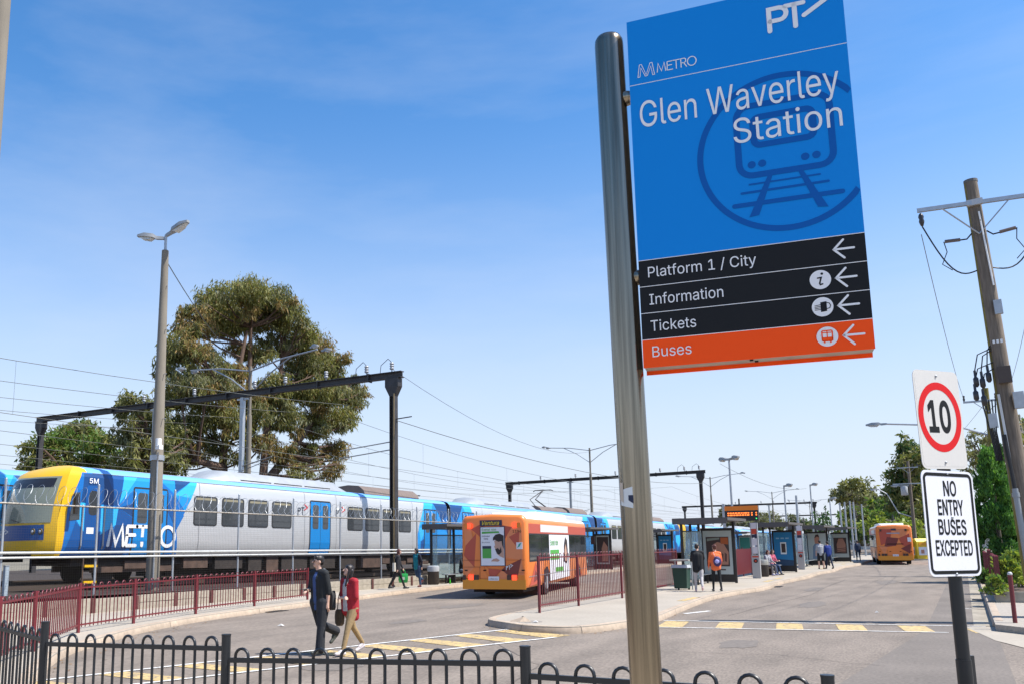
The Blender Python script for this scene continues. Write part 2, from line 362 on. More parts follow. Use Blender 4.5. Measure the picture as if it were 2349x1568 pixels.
MB().add([(-9.25+.3*math.cos(k), 18.75+.22*math.sin(k), .15) for k in range(6)]+[(-9.22, 18.8, .27), (-9.12, 18.7, .27)], [(0, 1, 6), (1, 2, 6), (2, 3, 7, 6), (3, 4, 7), (4, 5, 7), (5, 0, 6, 7)]).build('kerb_nib', KERB, island)
# footpath along the railway
lk = smooth_line([(-20.4, 130), (-20.4, 60), (-20.35, 44), (-20.25, 36.8), (-20.1, 32), (-19.75, 28.5), (-19.2, 25.2), (-18.82, 22.2), (-18.4, 19.5), (-17.85, 16.6), (-16.88, 13.93), (-15.5, 11.62), (-14.64, 10.35), (-13.54, 9.25), (-12.2, 8.1), (-11, 7.2)][::-1], 4)
left_path = kerbed('rail_side_footpath', lk[::-1][::-1], False, parent_poly=lk+[(-22.0, 130), (-22.0, 14), (-19, 6), (-13, 3)])
# right hand footpath with planting bed
rk = smooth_line([(.42, 130), (.42, 60), (.42, 30), (.42, 23.2)][::-1], 4)
rp_ = kerbed('right_footpath', [(p[0]-0.0, p[1]) for p in rk[::-1]], False, parent_poly=rk[::-1]+[(.42, 22.2), (1.35, 21.2), (4.2, 18.8), (9, 18), (9, 130)], topmat=mat('brick_paving', (.34, .30, .25), .9, var=.2, scale=18, bump=.35, bscale=25))
MB().add([(.02, 23.3, .008), (.385, 23.3, .008), (.385, 120, .008), (.02, 120, .008)], [(0, 1, 2, 3)]).build('gutter', mat('gutter_concrete', (.30, .26, .20), .9, var=.2, scale=6, var2=.2, scale2=1), road)
MB().add([(-.15, 23.0, .010), (.40, 23.2, .010), (1.3, 21.1, .010), (3.2, 18.6, .010), (3.0, 17.4, .010), (.95, 18.6, .010), (.35, 20.2, .010)], [(0, 1, 2, 3, 4, 5, 6)]).build('crossover_apron', FOOT, road)
MB().loft([[(1.35+a*.55, 20.9-a*1.0, .0), (1.5+a*.75, 21.1-a*1.0, .0), (1.5+a*.75, 21.1-a*1.0, .17), (1.38+a*.6, 20.95-a*1.0, .15)] for a in (0, 1, 2, 3)]).build('driveway_kerb', KERB, rp_)
structure('near_pavement', MB().prism([(-12, 3.5), (-10.2, 6.0), (-6.6, 8.3), (-3.2, 7.4), (-.6, 6.4), (1.6, 6.0), (9, 5.2), (9, -8), (-12, -8)], -.05, .15), FOOT)
# railway bed, falling gently away
def zrail(y): return .86-.0122*(min(y, 85)-20)
mb = MB(); ys = [-20, 0, 20, 40, 60, 85, 320]
for i in range(len(ys)-1):
    a, b = ys[i], ys[i+1]; za, zb = zrail(a)-.25, zrail(b)-.25
    mb.add([(-22.3, a, za-.05), (-22.3, b, zb-.05), (-62, b, zb), (-62, a, za)], [(0, 1, 2, 3)])
bed = structure('track_bed', mb, BALLAST)
for xc in (-27.0, -31.0):
    for dx in (-.8, .8):
        m_ = MB()
        for i in range(1, len(ys)-1): 
            a, b = ys[i], ys[i+1]; m_.add([(xc+dx+o, y, z) for y, zz in ((a, zrail(a)), (b, zrail(b))) for o, z in ((-.035, zz-.24), (.035, zz-.24), (.035, zz-.08), (-.035, zz-.08))], [(0, 1, 5, 4), (1, 2, 6, 5), (2, 3, 7, 6), (3, 0, 4, 7)])
        m_.build('rail', mat('rail_steel', (.12, .09, .07), .5, .6), bed)
# retaining wall of concrete planks between steel posts
BLOCK = mat('wall_concrete', (.33, .29, .23), .92, var=.2, scale=5, bump=.3, bscale=25, var2=.15, scale2=1.2)
wall = thing('retaining_wall', 'low concrete plank wall with rusty posts below the track behind maroon fence', 'wall', (-21.7, 0, 0))
blk = MB().b2((-.07, .03, 0), (.07, 1.45, .215)).mesh('plank', BLOCK); pst = MB().b2((-.10, -.06, -.1), (.11, .06, .52)).mesh('wall_post', mat('rusty_post', (.10, .035, .03), .7, var=.3, scale=12))
for i in range(22):
    y = 8.5+1.52*i
    for k in range(2):
        o = link('plank', blk, wall, (random.uniform(-.008, .008), y, .13+.225*k-.02*(i % 3 == 2 and k)), (random.uniform(-.006, .006), 0, 0))
    link('wall_post', pst, wall, (0, y-.02, .05))

# seams, oil stains and litter
CRK = mat('tar_seam', (.125, .105, .09), .9); STAIN = mat('oil_stain', (.160, .135, .113), .88, var=.25, scale=9, detail=8)
def crack(P, w_=.014):
    m_ = MB(); rg = random.Random(len(P)*7+int(P[0][0]*10)); Q = []
    for a, b in zip(P, P[1:]):
        for k in range(8): t = k/8; Q.append((a[0]+(b[0]-a[0])*t+rg.uniform(-.05, .05), a[1]+(b[1]-a[1])*t+rg.uniform(-.05, .05)))
    ribbon(m_, Q, w_, fn=lambda p: (p[0], p[1], .006), caps=False); m_.build('seam', CRK, road)
crack([(-6.9, 33), (-3.5, 33.6), (.0, 34.0)], .02); crack([(-18.5, 21.5), (-14.5, 20.6), (-10.8, 20.9)]); crack([(-5.6, 24), (-5.0, 34), (-5.3, 50)], .022); crack([(-8.6, 16.0), (-6.2, 13.2), (-5.4, 10.0)]); crack([(-12.4, 20), (-13.2, 28), (-13.0, 34)]); crack([(-6.0, 15.5), (-3.0, 16.2), (-1.0, 15.4)])
rgs = random.Random(5)
for (x, y, a, b) in ((-14.2, 24.5, .5, 1.4), (-12.6, 19.0, .35, .8), (-4.2, 29, .4, 1.6), (-3.2, 45, .45, 2.4), (-5.4, 38, .35, 1.5), (-9.2, 11.5, .5, .7), (-3.9, 17.6, .4, .9)):
    MB().add([(x+a*math.cos(t)*rgs.uniform(.7, 1.1), y+b*math.sin(t)*rgs.uniform(.7, 1.1), .005) for t in [2*math.pi*k/18 for k in range(18)]], [tuple(range(18))]).build('oil_stain', STAIN, road)
LEAFB = mat('fallen_leaf', (.22, .13, .06), .9); mb = MB()
for k in range(420):
    if k % 3: i = rgs.randrange(6, len(lk)-8); b = lk[i]; x, y = b[0]+rgs.uniform(.0, .35)+abs(rgs.gauss(0, .15)), b[1]+rgs.uniform(-1, 1)*.8
    else: b = isl[rgs.randrange(8, 70)]; x, y = b[0]+rgs.uniform(.0, .3), b[1]+rgs.uniform(-.6, .6)
    s_ = rgs.uniform(.02, .05); a = rgs.uniform(0, 6.28); c_, d_ = math.cos(a)*s_, math.sin(a)*s_; mb.add([(x-c_, y-d_, .012), (x+d_*.4, y-c_*.4, .02), (x+c_, y+d_, .014), (x-d_*.4, y+c_*.4, .012)], [(0, 1, 2, 3)])
o = mb.build('leaf_litter', LEAFB); tag(o, 'scattered dry leaves lying along the kerbs', 'leaves', kind='stuff')
for k, (x, y, z) in enumerate(((-8.75, 18.55, .16), (-14.9, 16.6, .012), (-11.2, 23.6, .012), (-2.2, 26.4, .012), (-4.9, 15.1, .012))):
    s_ = rgs.uniform(.05, .09); tag(MB().add([(-s_, -s_*.6, 0), (s_, -s_*.5, .01), (s_*.8, s_*.7, 0), (-s_*.7, s_*.6, .02), (0, 0, .05)], [(0, 1, 4), (1, 2, 4), (2, 3, 4), (3, 0, 4)]).build('paper_scrap', WHT, None, loc=(x, y, z)), ('crumpled white paper scrap on the island tip', 'white scrap on the asphalt before the maroon fence', 'white scrap on the asphalt left of the island', 'white scrap on the right lane beyond the crossing', 'white scrap on the asphalt in front of the sign pole')[k], 'litter', 'scraps of litter on the road')
JNT = mat('kerb_joint', (.10, .085, .07), .95)
for pav, line, st_ in ((left_path, lk, 6), (island, isl[:88], 7)):
    for i in range(4, len(line)-4, st_):
        a, b = Vector(line[i-1]), Vector(line[i+1]); d = (b-a).normalized(); nn = Vector((-d.y, d.x)); p = Vector(line[i])
        MB().add([(p.x+nn.x*q+d.x*e, p.y+nn.y*q+d.y*e, z) for e in (-.007, .007) for q, z in ((-.037, .0), (-.033, .03), (-.011, .122), (.018, .155), (.17, .159))], [(k, k+1, 6+k, 5+k) for k in range(4)]).build('kerb_joint', JNT, pav)

GRATE = mat('drain_iron', (.03, .028, .026), .7, .4)
for (x, y) in ((-18.35, 20.2), (-7.05, 39.5), (.22, 33.0)):
    d_ = MB().b2((x-.16, y-.42, .004), (x+.16, y+.42, .012)).build('drain_frame', GRATE, road)
    for k in range(8): MB().b2((x-.14, y-.38+.1*k, .012), (x+.14, y-.34+.1*k, .022)).build('drain_bar', mat('drain_worn', (.10, .095, .09), .5, .5), d_)
# ================================================================== station sign
BLUE = mat('sign_blue', (0.0005, 0.23, 0.68), 0.6, spec=.22); DBLUE = mat('sign_dark_blue', (0.0005, 0.098, 0.385), 0.6, spec=.22); PANELBLACK = mat('sign_black', (0.011, 0.011, 0.012), 0.6, spec=.22)
ORANGE = mat('sign_orange', (1.0, 0.085, 0.006), 0.65, spec=.22); STAINLESS = mat('brushed_stainless', (0.27, 0.222, 0.163), 0.20, 0.97, var=0.5, scale=26, detail=8, stretch=(3.0, 3.0, 0.06), bump=0.05)
LETTER = mat('sign_letter_white', (0.80, 0.79, 0.79), 0.55)
def old(x, y):   # from camera-forward axes to the street axes
    ca, sa = math.cos(YAW), math.sin(YAW); return (x*ca-y*sa, x*sa+y*ca)
bx_, by_ = old(0.74, 3.0); ex_, ey_ = old(1.44, 2.73); SRZ = math.atan2(ey_-by_, ex_-bx_)
GZ = .15
sign = thing('station_sign', 'tall blue station name sign with orange buses strip on a stainless steel pole', 'sign', (bx_, by_, GZ), SRZ)
SB = 2.62-GZ; SW, SH, ST = .75, 1.36, .085
def sx(p): return (p[0], 0, p[1]+SB)
MB().b2((0, .004, SB+.003), (SW, ST-.004, SB+SH)).build('panel_core', mat('sign_core', (.33, .30, .26), .6, var=.2, scale=14), sign)
MB().b2((-.001, 0, SB+.4), (SW+.001, .004, SB+SH)).b2((-.001, ST-.004, SB+.4), (SW+.001, ST, SB+SH)).build('blue_panel', BLUE, sign)
for a, b in ((.102, .2), (.2, .3), (.3, .4)): MB().b2((-.001, 0, SB+a+.0012), (SW+.001, .004, SB+b-.0012)).b2((-.001, ST-.004, SB+a+.0012), (SW+.001, ST, SB+b-.0012)).build('black_panel', PANELBLACK, sign)
MB().b2((-.001, 0, SB), (SW+.001, .004, SB+.101)).b2((-.001, ST-.004, SB-.012), (SW+.001, ST, SB+.101)).build('orange_panel', ORANGE, sign)
for z in (.102, .2, .3, .4, 1.0945): MB().b2((.0, -.0008, SB+z-.0011), (SW, .002, SB+z+.0011)).build('dividing_line', LETTER, sign)
# pictogram
Y1 = -.0010
mb = MB(); c = (.523, .737); r_ = .285; pts = [p for p in arc(c, r_, 38.5, 321.5, 80)]
ribbon(mb, pts, .021, fn=lambda p: (min(p[0], SW-.001), Y1, p[1]+SB), caps=False)
ribbon(mb, rrect(.37, .662, .678, .925, .045, 6), .022, fn=lambda p: (p[0], Y1, p[1]+SB), closed=True)
ribbon(mb, rrect(.425, .772, .622, .878, .022, 5), .022, fn=lambda p: (p[0], Y1-.0002, p[1]+SB), closed=True)
for x in (.412, .447, .588, .624): flat(mb, [(p[0], p[1]) for p in arc((x, .702), .0135, 0, 345, 20)], fn=lambda p: (p[0], Y1, p[1]+SB))
Y2 = Y1-.0003
ribbon(mb, [(.372, .6), (.655, .6)], .0085, fn=lambda p: (p[0], Y2, p[1]+SB)); ribbon(mb, [(.345, .556), (.695, .556)], .0165, fn=lambda p: (p[0], Y2, p[1]+SB)); ribbon(mb, [(.40, .629), (.63, .629)], .006, fn=lambda p: (p[0], Y2, p[1]+SB))
for P in ([(.462, .652), (.478, .652), (.425, .512), (.392, .508)], [(.578, .652), (.562, .652), (.615, .512), (.648, .508)]): flat(mb, P, fn=lambda p: (p[0], Y1-.0006, p[1]+SB))
mb.build('pictogram', DBLUE, sign)
Y3 = -.0022
def st(txt, x, z, w=None, h=None, al='LEFT', **k): return text(txt, sign, (x, Y3, SB+z), LETTER, width=w, height=h, align=al, **k)
st('Glen Waverley', .032, .889, .683, .134); st('Station', .358, .790, .357, .098)
st('Platform 1 / City', .032, .322, .372, .052); st('Information', .032, .229, .256, .042); st('Tickets', .032, .131, .158, .041); st('Buses', .033, .036, .136, .0395)
mb = MB(); g = lambda p: (p[0], Y3, p[1]+SB)
# operator marks: PT> and METRO drawn as strokes
ribbon(mb, [(.506, 1.197), (.506, 1.282), (.540, 1.282)]+arc((.540, 1.258), .024, 90, -90, 8)+[(.508, 1.234)], .0165, fn=g)
ribbon(mb, [(.562, 1.282), (.622, 1.282)], .0165, fn=g); ribbon(mb, [(.592, 1.282), (.592, 1.197)], .0165, fn=g)
ribbon(mb, [(.622, 1.326), (.700, 1.279), (.622, 1.232)], .0165, fn=g)
mb.build('transport_mark', LETTER, sign)
mb = MB()
def mstroke(x, w, z0, z1, lw):
    ribbon(mb, [(x, z0), (x+.12*w, z1), (x+.24*w, z1), (x+.5*w, z0+.1*(z1-z0)), (x+.76*w, z1), (x+.88*w, z1), (x+w, z0), (x+.88*w, z0), (x+.80*w, z0+.72*(z1-z0)), (x+.56*w, z0), (x+.44*w, z0), (x+.2*w, z0+.72*(z1-z0)), (x+.12*w, z0)], lw, fn=g, closed=True)
mstroke(.032, .062, 1.122, 1.172, .0026)
def metro(mb, x0, z0, h, w, lw, fn):
    k = h; u = w/4.55
    s = lambda pts: ribbon(mb, [(x0+p[0]*u, z0+p[1]*k) for p in pts], lw, fn=fn)
    s([(0, 0), (.14, 1), (.5, .05), (.86, 1), (1.0, 0)])
    s([(1.82, 1), (1.2, 1), (1.2, .62), (1.25, .55), (1.75, .55), (1.82, .46), (1.82, .08), (1.75, 0), (1.16, 0)]) if False else s([(1.85, 1), (1.25, 1), (1.2, .93), (1.2, .55), (1.72, .55)]); s([(1.2, .5), (1.16, .08), (1.22, 0), (1.8, 0)])
    s([(1.85, 1), (2.65, 1)]); s([(2.25, 1), (2.25, 0)])
    s([(2.8, 0), (2.8, 1), (3.2, 1), (3.36, .9), (3.36, .62), (3.2, .5), (2.86, .5)]); s([(3.1, .5), (3.42, 0)])
    ribbon(mb, [(x0+(4.05+.5*math.cos(t))*u, z0+(.5+.52*math.sin(t))*k) for t in [2*math.pi*i/28 for i in range(28)]], lw, fn=fn, closed=True)
metro(mb, .104, 1.128, .034, .142, .0036, g)
mb.build('operator_mark', LETTER, sign)
for i, z in enumerate((.352, .252, .156, .053)):
    dx = (0, 0, 0, .008)[i]; m_ = MB(); z += .0
    ribbon(m_, [(.652+dx, z), (.714+dx, z)], .0072, fn=g); ribbon(m_, [(.683+dx, z+.032), (.652+dx, z), (.683+dx, z-.032)], .0072, fn=g); m_.build('arrow', LETTER, sign)
for i, (x, z) in enumerate(((.603, .2525), (.603, .157), (.610, .054))):
    disc = flat(MB(), arc((x, z), .0335, 0, 350, 35), fn=g).build('symbol_disc', LETTER, sign)
    m_ = MB(); gg = lambda p: (p[0], Y3-.0008, p[1]+SB); 
    if i == 0:
        flat(m_, arc((x+.006, z+.020), .0042, 0, 340, 16), fn=gg); ribbon(m_, [(x-.008, z+.006), (x+.003, z+.007), (x-.003, z-.013), (x-.001, z-.018), (x+.006, z-.016)], .005, fn=gg)
    elif i == 1:
        flat(m_, [(x-.006, z-.018), (x+.013, z-.016), (x+.013, z+.018), (x-.006, z+.016)], fn=gg)
        for k in range(4): ribbon(m_, [(x-.024, z-.010+k*.005), (x-.006, z-.009+k*.0055)], .0022, fn=gg)
        ribbon(m_, [(x+.013, z+.013), (x+.021, z+.011), (x+.025, z+.003), (x+.022, z-.006), (x+.013, z-.008)], .0026, fn=gg)
    else:
        ribbon(m_, rrect(x-.016, z-.015, x+.016, z+.020, .004), .004, fn=gg, closed=True)
        for P in ([(x-.016, z-.015), (x+.016, z-.015), (x+.016, z-.002), (x-.016, z-.002)], [(x-.012, z-.022), (x-.007, z-.022), (x-.007, z-.015), (x-.012, z-.015)], [(x+.012, z-.022), (x+.007, z-.022), (x+.007, z-.015), (x+.012, z-.015)]): flat(m_, P, fn=gg)
        ribbon(m_, [(x, z+.018), (x, z-.002)], .003, fn=gg); ribbon(m_, [(x-.014, z+.013), (x+.014, z+.013)], .003, fn=gg)
    m_.build('symbol', PANELBLACK if i < 2 else ORANGE, disc)
# pole and brackets
PYo, PR = .045, .0555
def PXz(z): return -.036-.0112*z     # the pole leans slightly
pole = MB().loft([[(PXz(z)+r_*math.cos(2*math.pi*k/40), PYo+r_*math.sin(2*math.pi*k/40), z) for k in range(40)] for r_, z in ((PR, -.1), (PR, 1.0), (PR, 2.0), (PR, 3.0), (PR, 3.775), (PR*.97, 3.795), (PR*.85, 3.808), (PR*.5, 3.816), (.002, 3.818))]).build('pole', STAINLESS, sign, 50)
for z in (1.072, .352):
    x_ = PXz(SB+z); MB().tube([(x_+PR*.6, PYo, SB+z), (0.0, PYo, SB+z)], .026, 20).tube([(x_+PR*.55, PYo, SB+z), (x_+PR+.012, PYo, SB+z)], [.034, .027], 20).build('bracket', STAINLESS, sign, 50)
mb = MB(); a0 = -R(118)
for (da, dz, w_, h_, mi) in ((0, 0, .95, .052, 0), (.35, .016, .32, .018, 1), (-.35, .02, .34, .06, 2)):
    n = 8; vs_ = []
    for k in range(n+1):
        a = a0+da+w_*(k/n-.5); rr = PR+.0008+.0006*mi; x_ = PXz(2.0)
        vs_ += [(x_+rr*math.cos(a), PYo+rr*math.sin(a), 1.98+dz-.012*k/n), (x_+rr*math.cos(a), PYo+rr*math.sin(a), 1.98+dz+h_+.012*k/n*(1 if mi == 0 else 0))]
    mb.add(vs_, [(2*k, 2*k+2, 2*k+3, 2*k+1) for k in range(n)], mi)
mb.build('torn_sticker', [mat('sticker_white', (.62, .64, .64), .6), mat('sticker_navy', (.01, .016, .05), .6), mat('sticker_tan', (.50, .42, .34), .7)], sign)
MB().b2((.36, .02, SB-.0012), (.372, .032, SB+.01)).b2((.376, .05, SB-.0012), (.388, .062, SB+.01)).build('drain_hole', BLACK, sign)
# ================================================================== speed limit and no-entry post
sp = old(3.185, 5.27); SPRZ = YAW+R(25)
post = thing('speed_limit_post', 'black post carrying a 10 speed limit plate above a no entry plate', 'sign', (sp[0], sp[1], GZ), SPRZ)
WPL = mat('reflective_sheet', (.60, .575, .535), .5, var=.06, scale=40, stretch=(14, 1, .2)); WPL2 = mat('plate_white', (.72, .72, .755), .5); ALU = mat('plate_back_aluminium', (.40, .41, .42), .45, .7)
REDP = mat('sign_red', (.60, .010, .012), .65, spec=.2)
MB().cyl((0, .05, 0), (0, .05, 2.88), .038, seg=24).build('pole', GREYBLACK, post, 40)
MB().cyl((0, .05, .86), (0, .05, 1.12), .043, seg=24).b2((.03, .03, .88), (.075, .07, 1.14)).build('clamp', GREYBLACK, post, 40)
MB().cyl((.06, .02, .93), (.06, .035, .93), .012, seg=8).build('clamp_bolt', STEEL, post)
def plate(name, x0, z0, x1, z1, m, tilt):
    e = slab(MB(), rrect(x0, z0, x1, z1, .045, 6), 0, .004).build(name, [m], post); e.rotation_euler = (0, tilt, 0); return e
p1 = plate('speed_plate', -.218, 2.275, .212, 2.895, WPL, R(-1.2))
mb = MB()
cx, cz = -.003, 2.60
mb = MB(); ribbon(mb, [(cx+.178*math.cos(2*math.pi*i/60), cz+.197*math.sin(2*math.pi*i/60)) for i in range(60)], .047, y=-.0015, closed=True); mb.build('red_ring', REDP, p1)
text('10', p1, (cx-.006, -.0015, cz-.102), BLACK, name='numeral', width=.212, height=.210, align='CENTER', bold=.05)
slab(MB(), rrect(-.205, 2.289, .199, 2.881, .036, 6), -.0006, .001).build('plate_face', WPL, p1)
p2 = plate('no_entry_plate', -.242, 1.620, .242, 2.262, WPL2, R(.6)); p2.location.x = -.072
mb = MB(); ribbon(mb, rrect(-.218, 1.644, .218, 2.238, .030, 6), .020, y=-.0015, closed=True); mb.build('border', BLACK, p2)
for t_, w_, z in (('NO', .120, 2.105), ('ENTRY', .240, 1.988), ('BUSES', .260, 1.868), ('EXCEPTED', .342, 1.742)):
    text(t_, p2, (0.005 if t_ != 'NO' else .012, -.0015, z), BLACK, width=w_, height=.097, align='CENTER', bold=.03)
for par, x, z in ((p1, 0, 2.86), (p1, 0, 2.315), (p2, 0, 2.245), (p2, 0.01, 1.975), (p2, 0.0, 1.632)): MB().ball((x, -.003, z), (.0085, .006, .0085), 8).build('bolt', STEEL, par, True)
# ================================================================== hoop-top fences
def hoop_mesh(name, w, h, r, m, seg=6):
    return MB().tube([(-w/2, 0, 0), (-w/2, 0, h-w/2)]+[(w/2*math.cos(a), 0, h-w/2+w/2*math.sin(a)) for a in [math.pi*(1-k/8) for k in range(1, 8)]]+[(w/2, 0, h-w/2), (w/2, 0, 0)], r, seg).mesh(name, m, 60)
def hoop_fence(name, label, posts, m, H, hoop_w, pitch, r, rail_top, rail_bot, post_r, post_h, rail_h=.04, square=False, label_group=None, panel_z=None):
    """posts: list of (x, y, zground); hoops between consecutive posts"""
    f = thing(name, label, 'fence', (posts[0][0], posts[0][1], posts[0][2]), 0, label_group); o = Vector(posts[0])
    hm = hoop_mesh('hoop', hoop_w, H-rail_bot+.06, r, m)
    pm = (MB().b2((-post_r, -post_r, -.05), (post_r, post_r, post_h)) if square else MB().lathe([(post_r, -.05), (post_r, post_h-.012), (post_r*1.06, post_h-.012), (post_r*1.06, post_h), (.001, post_h+.001)], 14)).mesh('post', m, 40)
    for i, p in enumerate(posts):
        pp = Vector(p)-o
        link('post', pm, f, pp)
        if i == len(posts)-1: break
        q = Vector(posts[i+1])-o; d = q-pp
        if panel_z: pp = Vector((pp.x, pp.y, panel_z[i][0]-o.z)); q.z = panel_z[i][1]-o.z; d = q-pp
        Lh = math.hypot(d.x, d.y); a = math.atan2(d.y, d.x); sl_ = d.z/Lh
        ux = Vector((d.x/Lh, d.y/Lh, sl_))
        for zz, hh in ((rail_top, rail_h), (rail_bot, rail_h)):
            mbx = MB(); a0 = pp+ux*post_r*.8+Vector((0, 0, zz)); a1 = q-ux*post_r*.8+Vector((0, 0, zz)); n_ = Vector((-ux.y, ux.x, 0)).normalized()*.014; uz = Vector((0, 0, hh/2))
            mbx.add([a0-n_-uz, a0+n_-uz, a0+n_+uz, a0-n_+uz, a1-n_-uz, a1+n_-uz, a1+n_+uz, a1-n_+uz], [(0, 1, 2, 3), (4, 5, 6, 7), (0, 1, 5, 4), (1, 2, 6, 5), (2, 3, 7, 6), (3, 0, 4, 7)])
            mbx.build('rail', m, f)
        nh = max(1, int((Lh-2*post_r)/pitch)); st_ = (Lh-2*post_r)/nh
        for k in range(nh):
            c = pp+ux*(post_r+st_*(k+.5)); link('hoop', hm, f, c+Vector((0, 0, rail_bot-.06)), (0, 0, a))
    return f
def o3(x, y, z): p = old(x, y); return (p[0], p[1], z)
# black fence in front of the camera: each panel steps with the ground
bf = [(-5.15, 9.75, .12), (-3.85, 8.30, .10), (-1.765, 7.10, .10)]
hoop_fence('hoop_top_fence', 'black hoop-top pedestrian fence running across the foreground', [o3(*p) for p in ((-6.4, 11.2, .1), (-3.80, 8.30, .14), (-1.765, 7.10, .12), (.565, 5.98, .13), (2.20, 5.02, .06), (3.6, 4.15, 0))], GREYBLACK, 1.145, .130, .238, .0125, 1.055, .18, .037, 1.175, .038, panel_z=[(.12, .085), (.05, .125), (.035, .13), (.05, .065), (.03, .03)])
# maroon fences
MF = [(-12.55, 7.0, .15), (-13.59, 8.33, .15), (-14.67, 9.68, .15), (-16.95, 12.25, .15), (-17.68, 14.32, .15), (-18.50, 17.08, .15), (-19.12, 20.05, .15), (-19.62, 23.18, .15)]
hoop_fence('hoop_top_fence', 'maroon hoop-top fence curving along the kerb in front of the blue train', MF, MAROON, 1.07, .135, .27, .0125, .98, .17, .028, 1.09, .035, square=True)
IF = [(-9.85, 21.15, .15), (-9.86, 23.9, .15), (-9.87, 27.7, .15), (-9.88, 31.0, .15), (-9.9, 34.3, .15)]
hoop_fence('hoop_top_fence', 'tall maroon hoop-top fence at the tip of the bus island behind the sign pole', IF, MAROON, 1.56, .13, .26, .0115, 1.45, .20, .028, 1.50, .035, square=True)
# solid maroon corrugated screens further along the island
def screen(y0, y1, label, x=-9.95):
    s = thing('maroon_screen', label, 'screen', (x, y0, .15), 0, 'maroon metal screens on the bus island'); n = int((y1-y0)/.12)
    for k in range(n):
        y = (y1-y0)*k/n; w_ = (y1-y0)/n
        MB().add([(0, y, .12), (.03, y+w_*.25, .12), (.03, y+w_*.75, .12), (0, y+w_, .12), (0, y, 1.42), (.03, y+w_*.25, 1.42), (.03, y+w_*.75, 1.42), (0, y+w_, 1.42)], [(0, 1, 5, 4), (1, 2, 6, 5), (2, 3, 7, 6)]).build('slat', MAROON, s)
    for y in (0, (y1-y0)/2, y1-y0): MB().b2((-.05, y-.025, 0), (0, y+.025, 1.5)).build('post', MAROON, s)
    return s
screen(44.6, 48.8, 'solid maroon metal screen beside the grey timetable pillar')
screen(56.2, 60.0, 'solid maroon metal screen behind the second timetable pillar')
# ================================================================== railway security fence
FX = -23.0; SLP = -.0075
def zf(y): return .55+SLP*(y-20)
fence = thing('security_fence', 'grey mesh railway fence with razor wire coil in front of the train', 'fence', (FX, 14, 0))
fy = [14.05+3.05*k-3.05 for k in range(0, 15)]
pm = MB().cyl((0, 0, -.3), (0, 0, 3.38), .036, seg=10).ball((0, 0, 3.385), .036, 8).mesh('post', STEEL, 40)
for y in fy: link('post', pm, fence, (0, y-14, zf(y)))
ya, yb = fy[0]-14, fy[-1]-14
PALE = mat('pale_pipe', (.56, .56, .53), .4, .2, var=.1, scale=5)
for h, r_, dx, m_ in ((2.70, .026, .03, mat('weathered_pipe', (.40, .36, .30), .5, .4, var=.2, scale=8)), (1.305, .038, .08, PALE), (1.165, .034, .08, PALE), (-.12, .05, .10, STEEL)):
    MB().tube([(dx, ya, h+zf(fy[0])), (dx, yb, h+zf(fy[-1]))], r_, 8).build('rail', m_, fence, 50)
mb = MB(); wr = .0014; L_ = yb-ya; zA, zB = zf(fy[0]), zf(fy[-1])
ny = int(L_/.075)
for k in range(ny+1):
    y = ya+L_*k/ny; zb_ = zA+(zB-zA)*k/ny; mb.add([(wr, y-wr, zb_), (wr, y+wr, zb_), (-wr, y, zb_), (wr, y-wr, zb_+2.7), (wr, y+wr, zb_+2.7), (-wr, y, zb_+2.7)], [(0, 1, 4, 3), (1, 2, 5, 4), (2, 0, 3, 5)])
for k in range(37):
    h = .02+.0735*k; mb.add([(wr, ya, zA+h-wr), (wr, ya, zA+h+wr), (-wr, ya, zA+h), (wr, yb, zB+h-wr), (wr, yb, zB+h+wr), (-wr, yb, zB+h)], [(0, 1, 4, 3), (1, 2, 5, 4), (2, 0, 3, 5)])
o = mb.build('wire_mesh', mat('mesh_wire', (.085, .08, .075), .6, .3), fence); o['kind'] = 'stuff'
pts = []; turns = int(L_/.36)
for k in range(turns*14+1):
    t = k/14; y = ya+L_*t/turns; a = 2*math.pi*t; pts.append((.30*math.cos(a), y+.1*math.sin(a), zA+(zB-zA)*t/turns+2.99+.29*math.sin(a)))
MB().tube(pts, .0065, 4).build('razor_coil', STEEL, fence)
# ================================================================== suburban train
TP = [(0, -.17), (.12, -.10), (.35, -.03), (.6, 0), (1.2, 0), (2.3, -.002), (2.75, -.05), (2.90, -.11), (3.03, -.25), (3.12, -.55), (3.19, -1.0), (3.21, -1.525)]
def tx(z):
    for (a, xa), (b, xb) in zip(TP, TP[1:]):
        if z <= b: return xa+(xb-xa)*(z-a)/(b-a)
    return -1.525
def clip_band(poly, z0, z1):
    def cl(P, f):
        out = []
        for i in range(len(P)):
            a, b = P[i], P[(i+1) % len(P)]; fa, fb = f(a), f(b)
            if fa >= 0: out.append(a)
            if (fa > 0 > fb) or (fa < 0 < fb):
                t = fa/(fa-fb); out.append((a[0]+(b[0]-a[0])*t, a[1]+(b[1]-a[1])*t))
        return out
    P = cl(poly, lambda p: p[1]-z0)
    return cl(P, lambda p: z1-p[1]) if len(P) > 2 else []
def side_poly(mb, poly, off, mi=0):
    ks = [z for z, _ in TP]
    for a, b in zip(ks, ks[1:]):
        P = clip_band(poly, a, b)
        if len(P) > 2: mb.add([(tx(p[1])+off, p[0], p[1]) for p in P], [tuple(range(len(P)))], mi)
    return mb
SILVER = mat('train_silver', (.56, .56, .555), .38, .35, var=.05, scale=3, stretch=(1, .2, 3)); SKYB = mat('train_light_blue', (.16, .40, .78), .45)
T_NAVY = mat('livery_navy', (.008, .055, .185), .35); T_BLUE = mat('livery_blue', (.006, .135, .43), .35); T_BRIGHT = mat('livery_bright_blue', (.01, .26, .66), .35)
T_CYAN = mat('livery_cyan', (.035, .42, .80), .35); T_DK = mat('livery_dark_blue', (.005, .075, .27), .35); T_YEL = mat('train_yellow', (.74, .43, .012), .35)
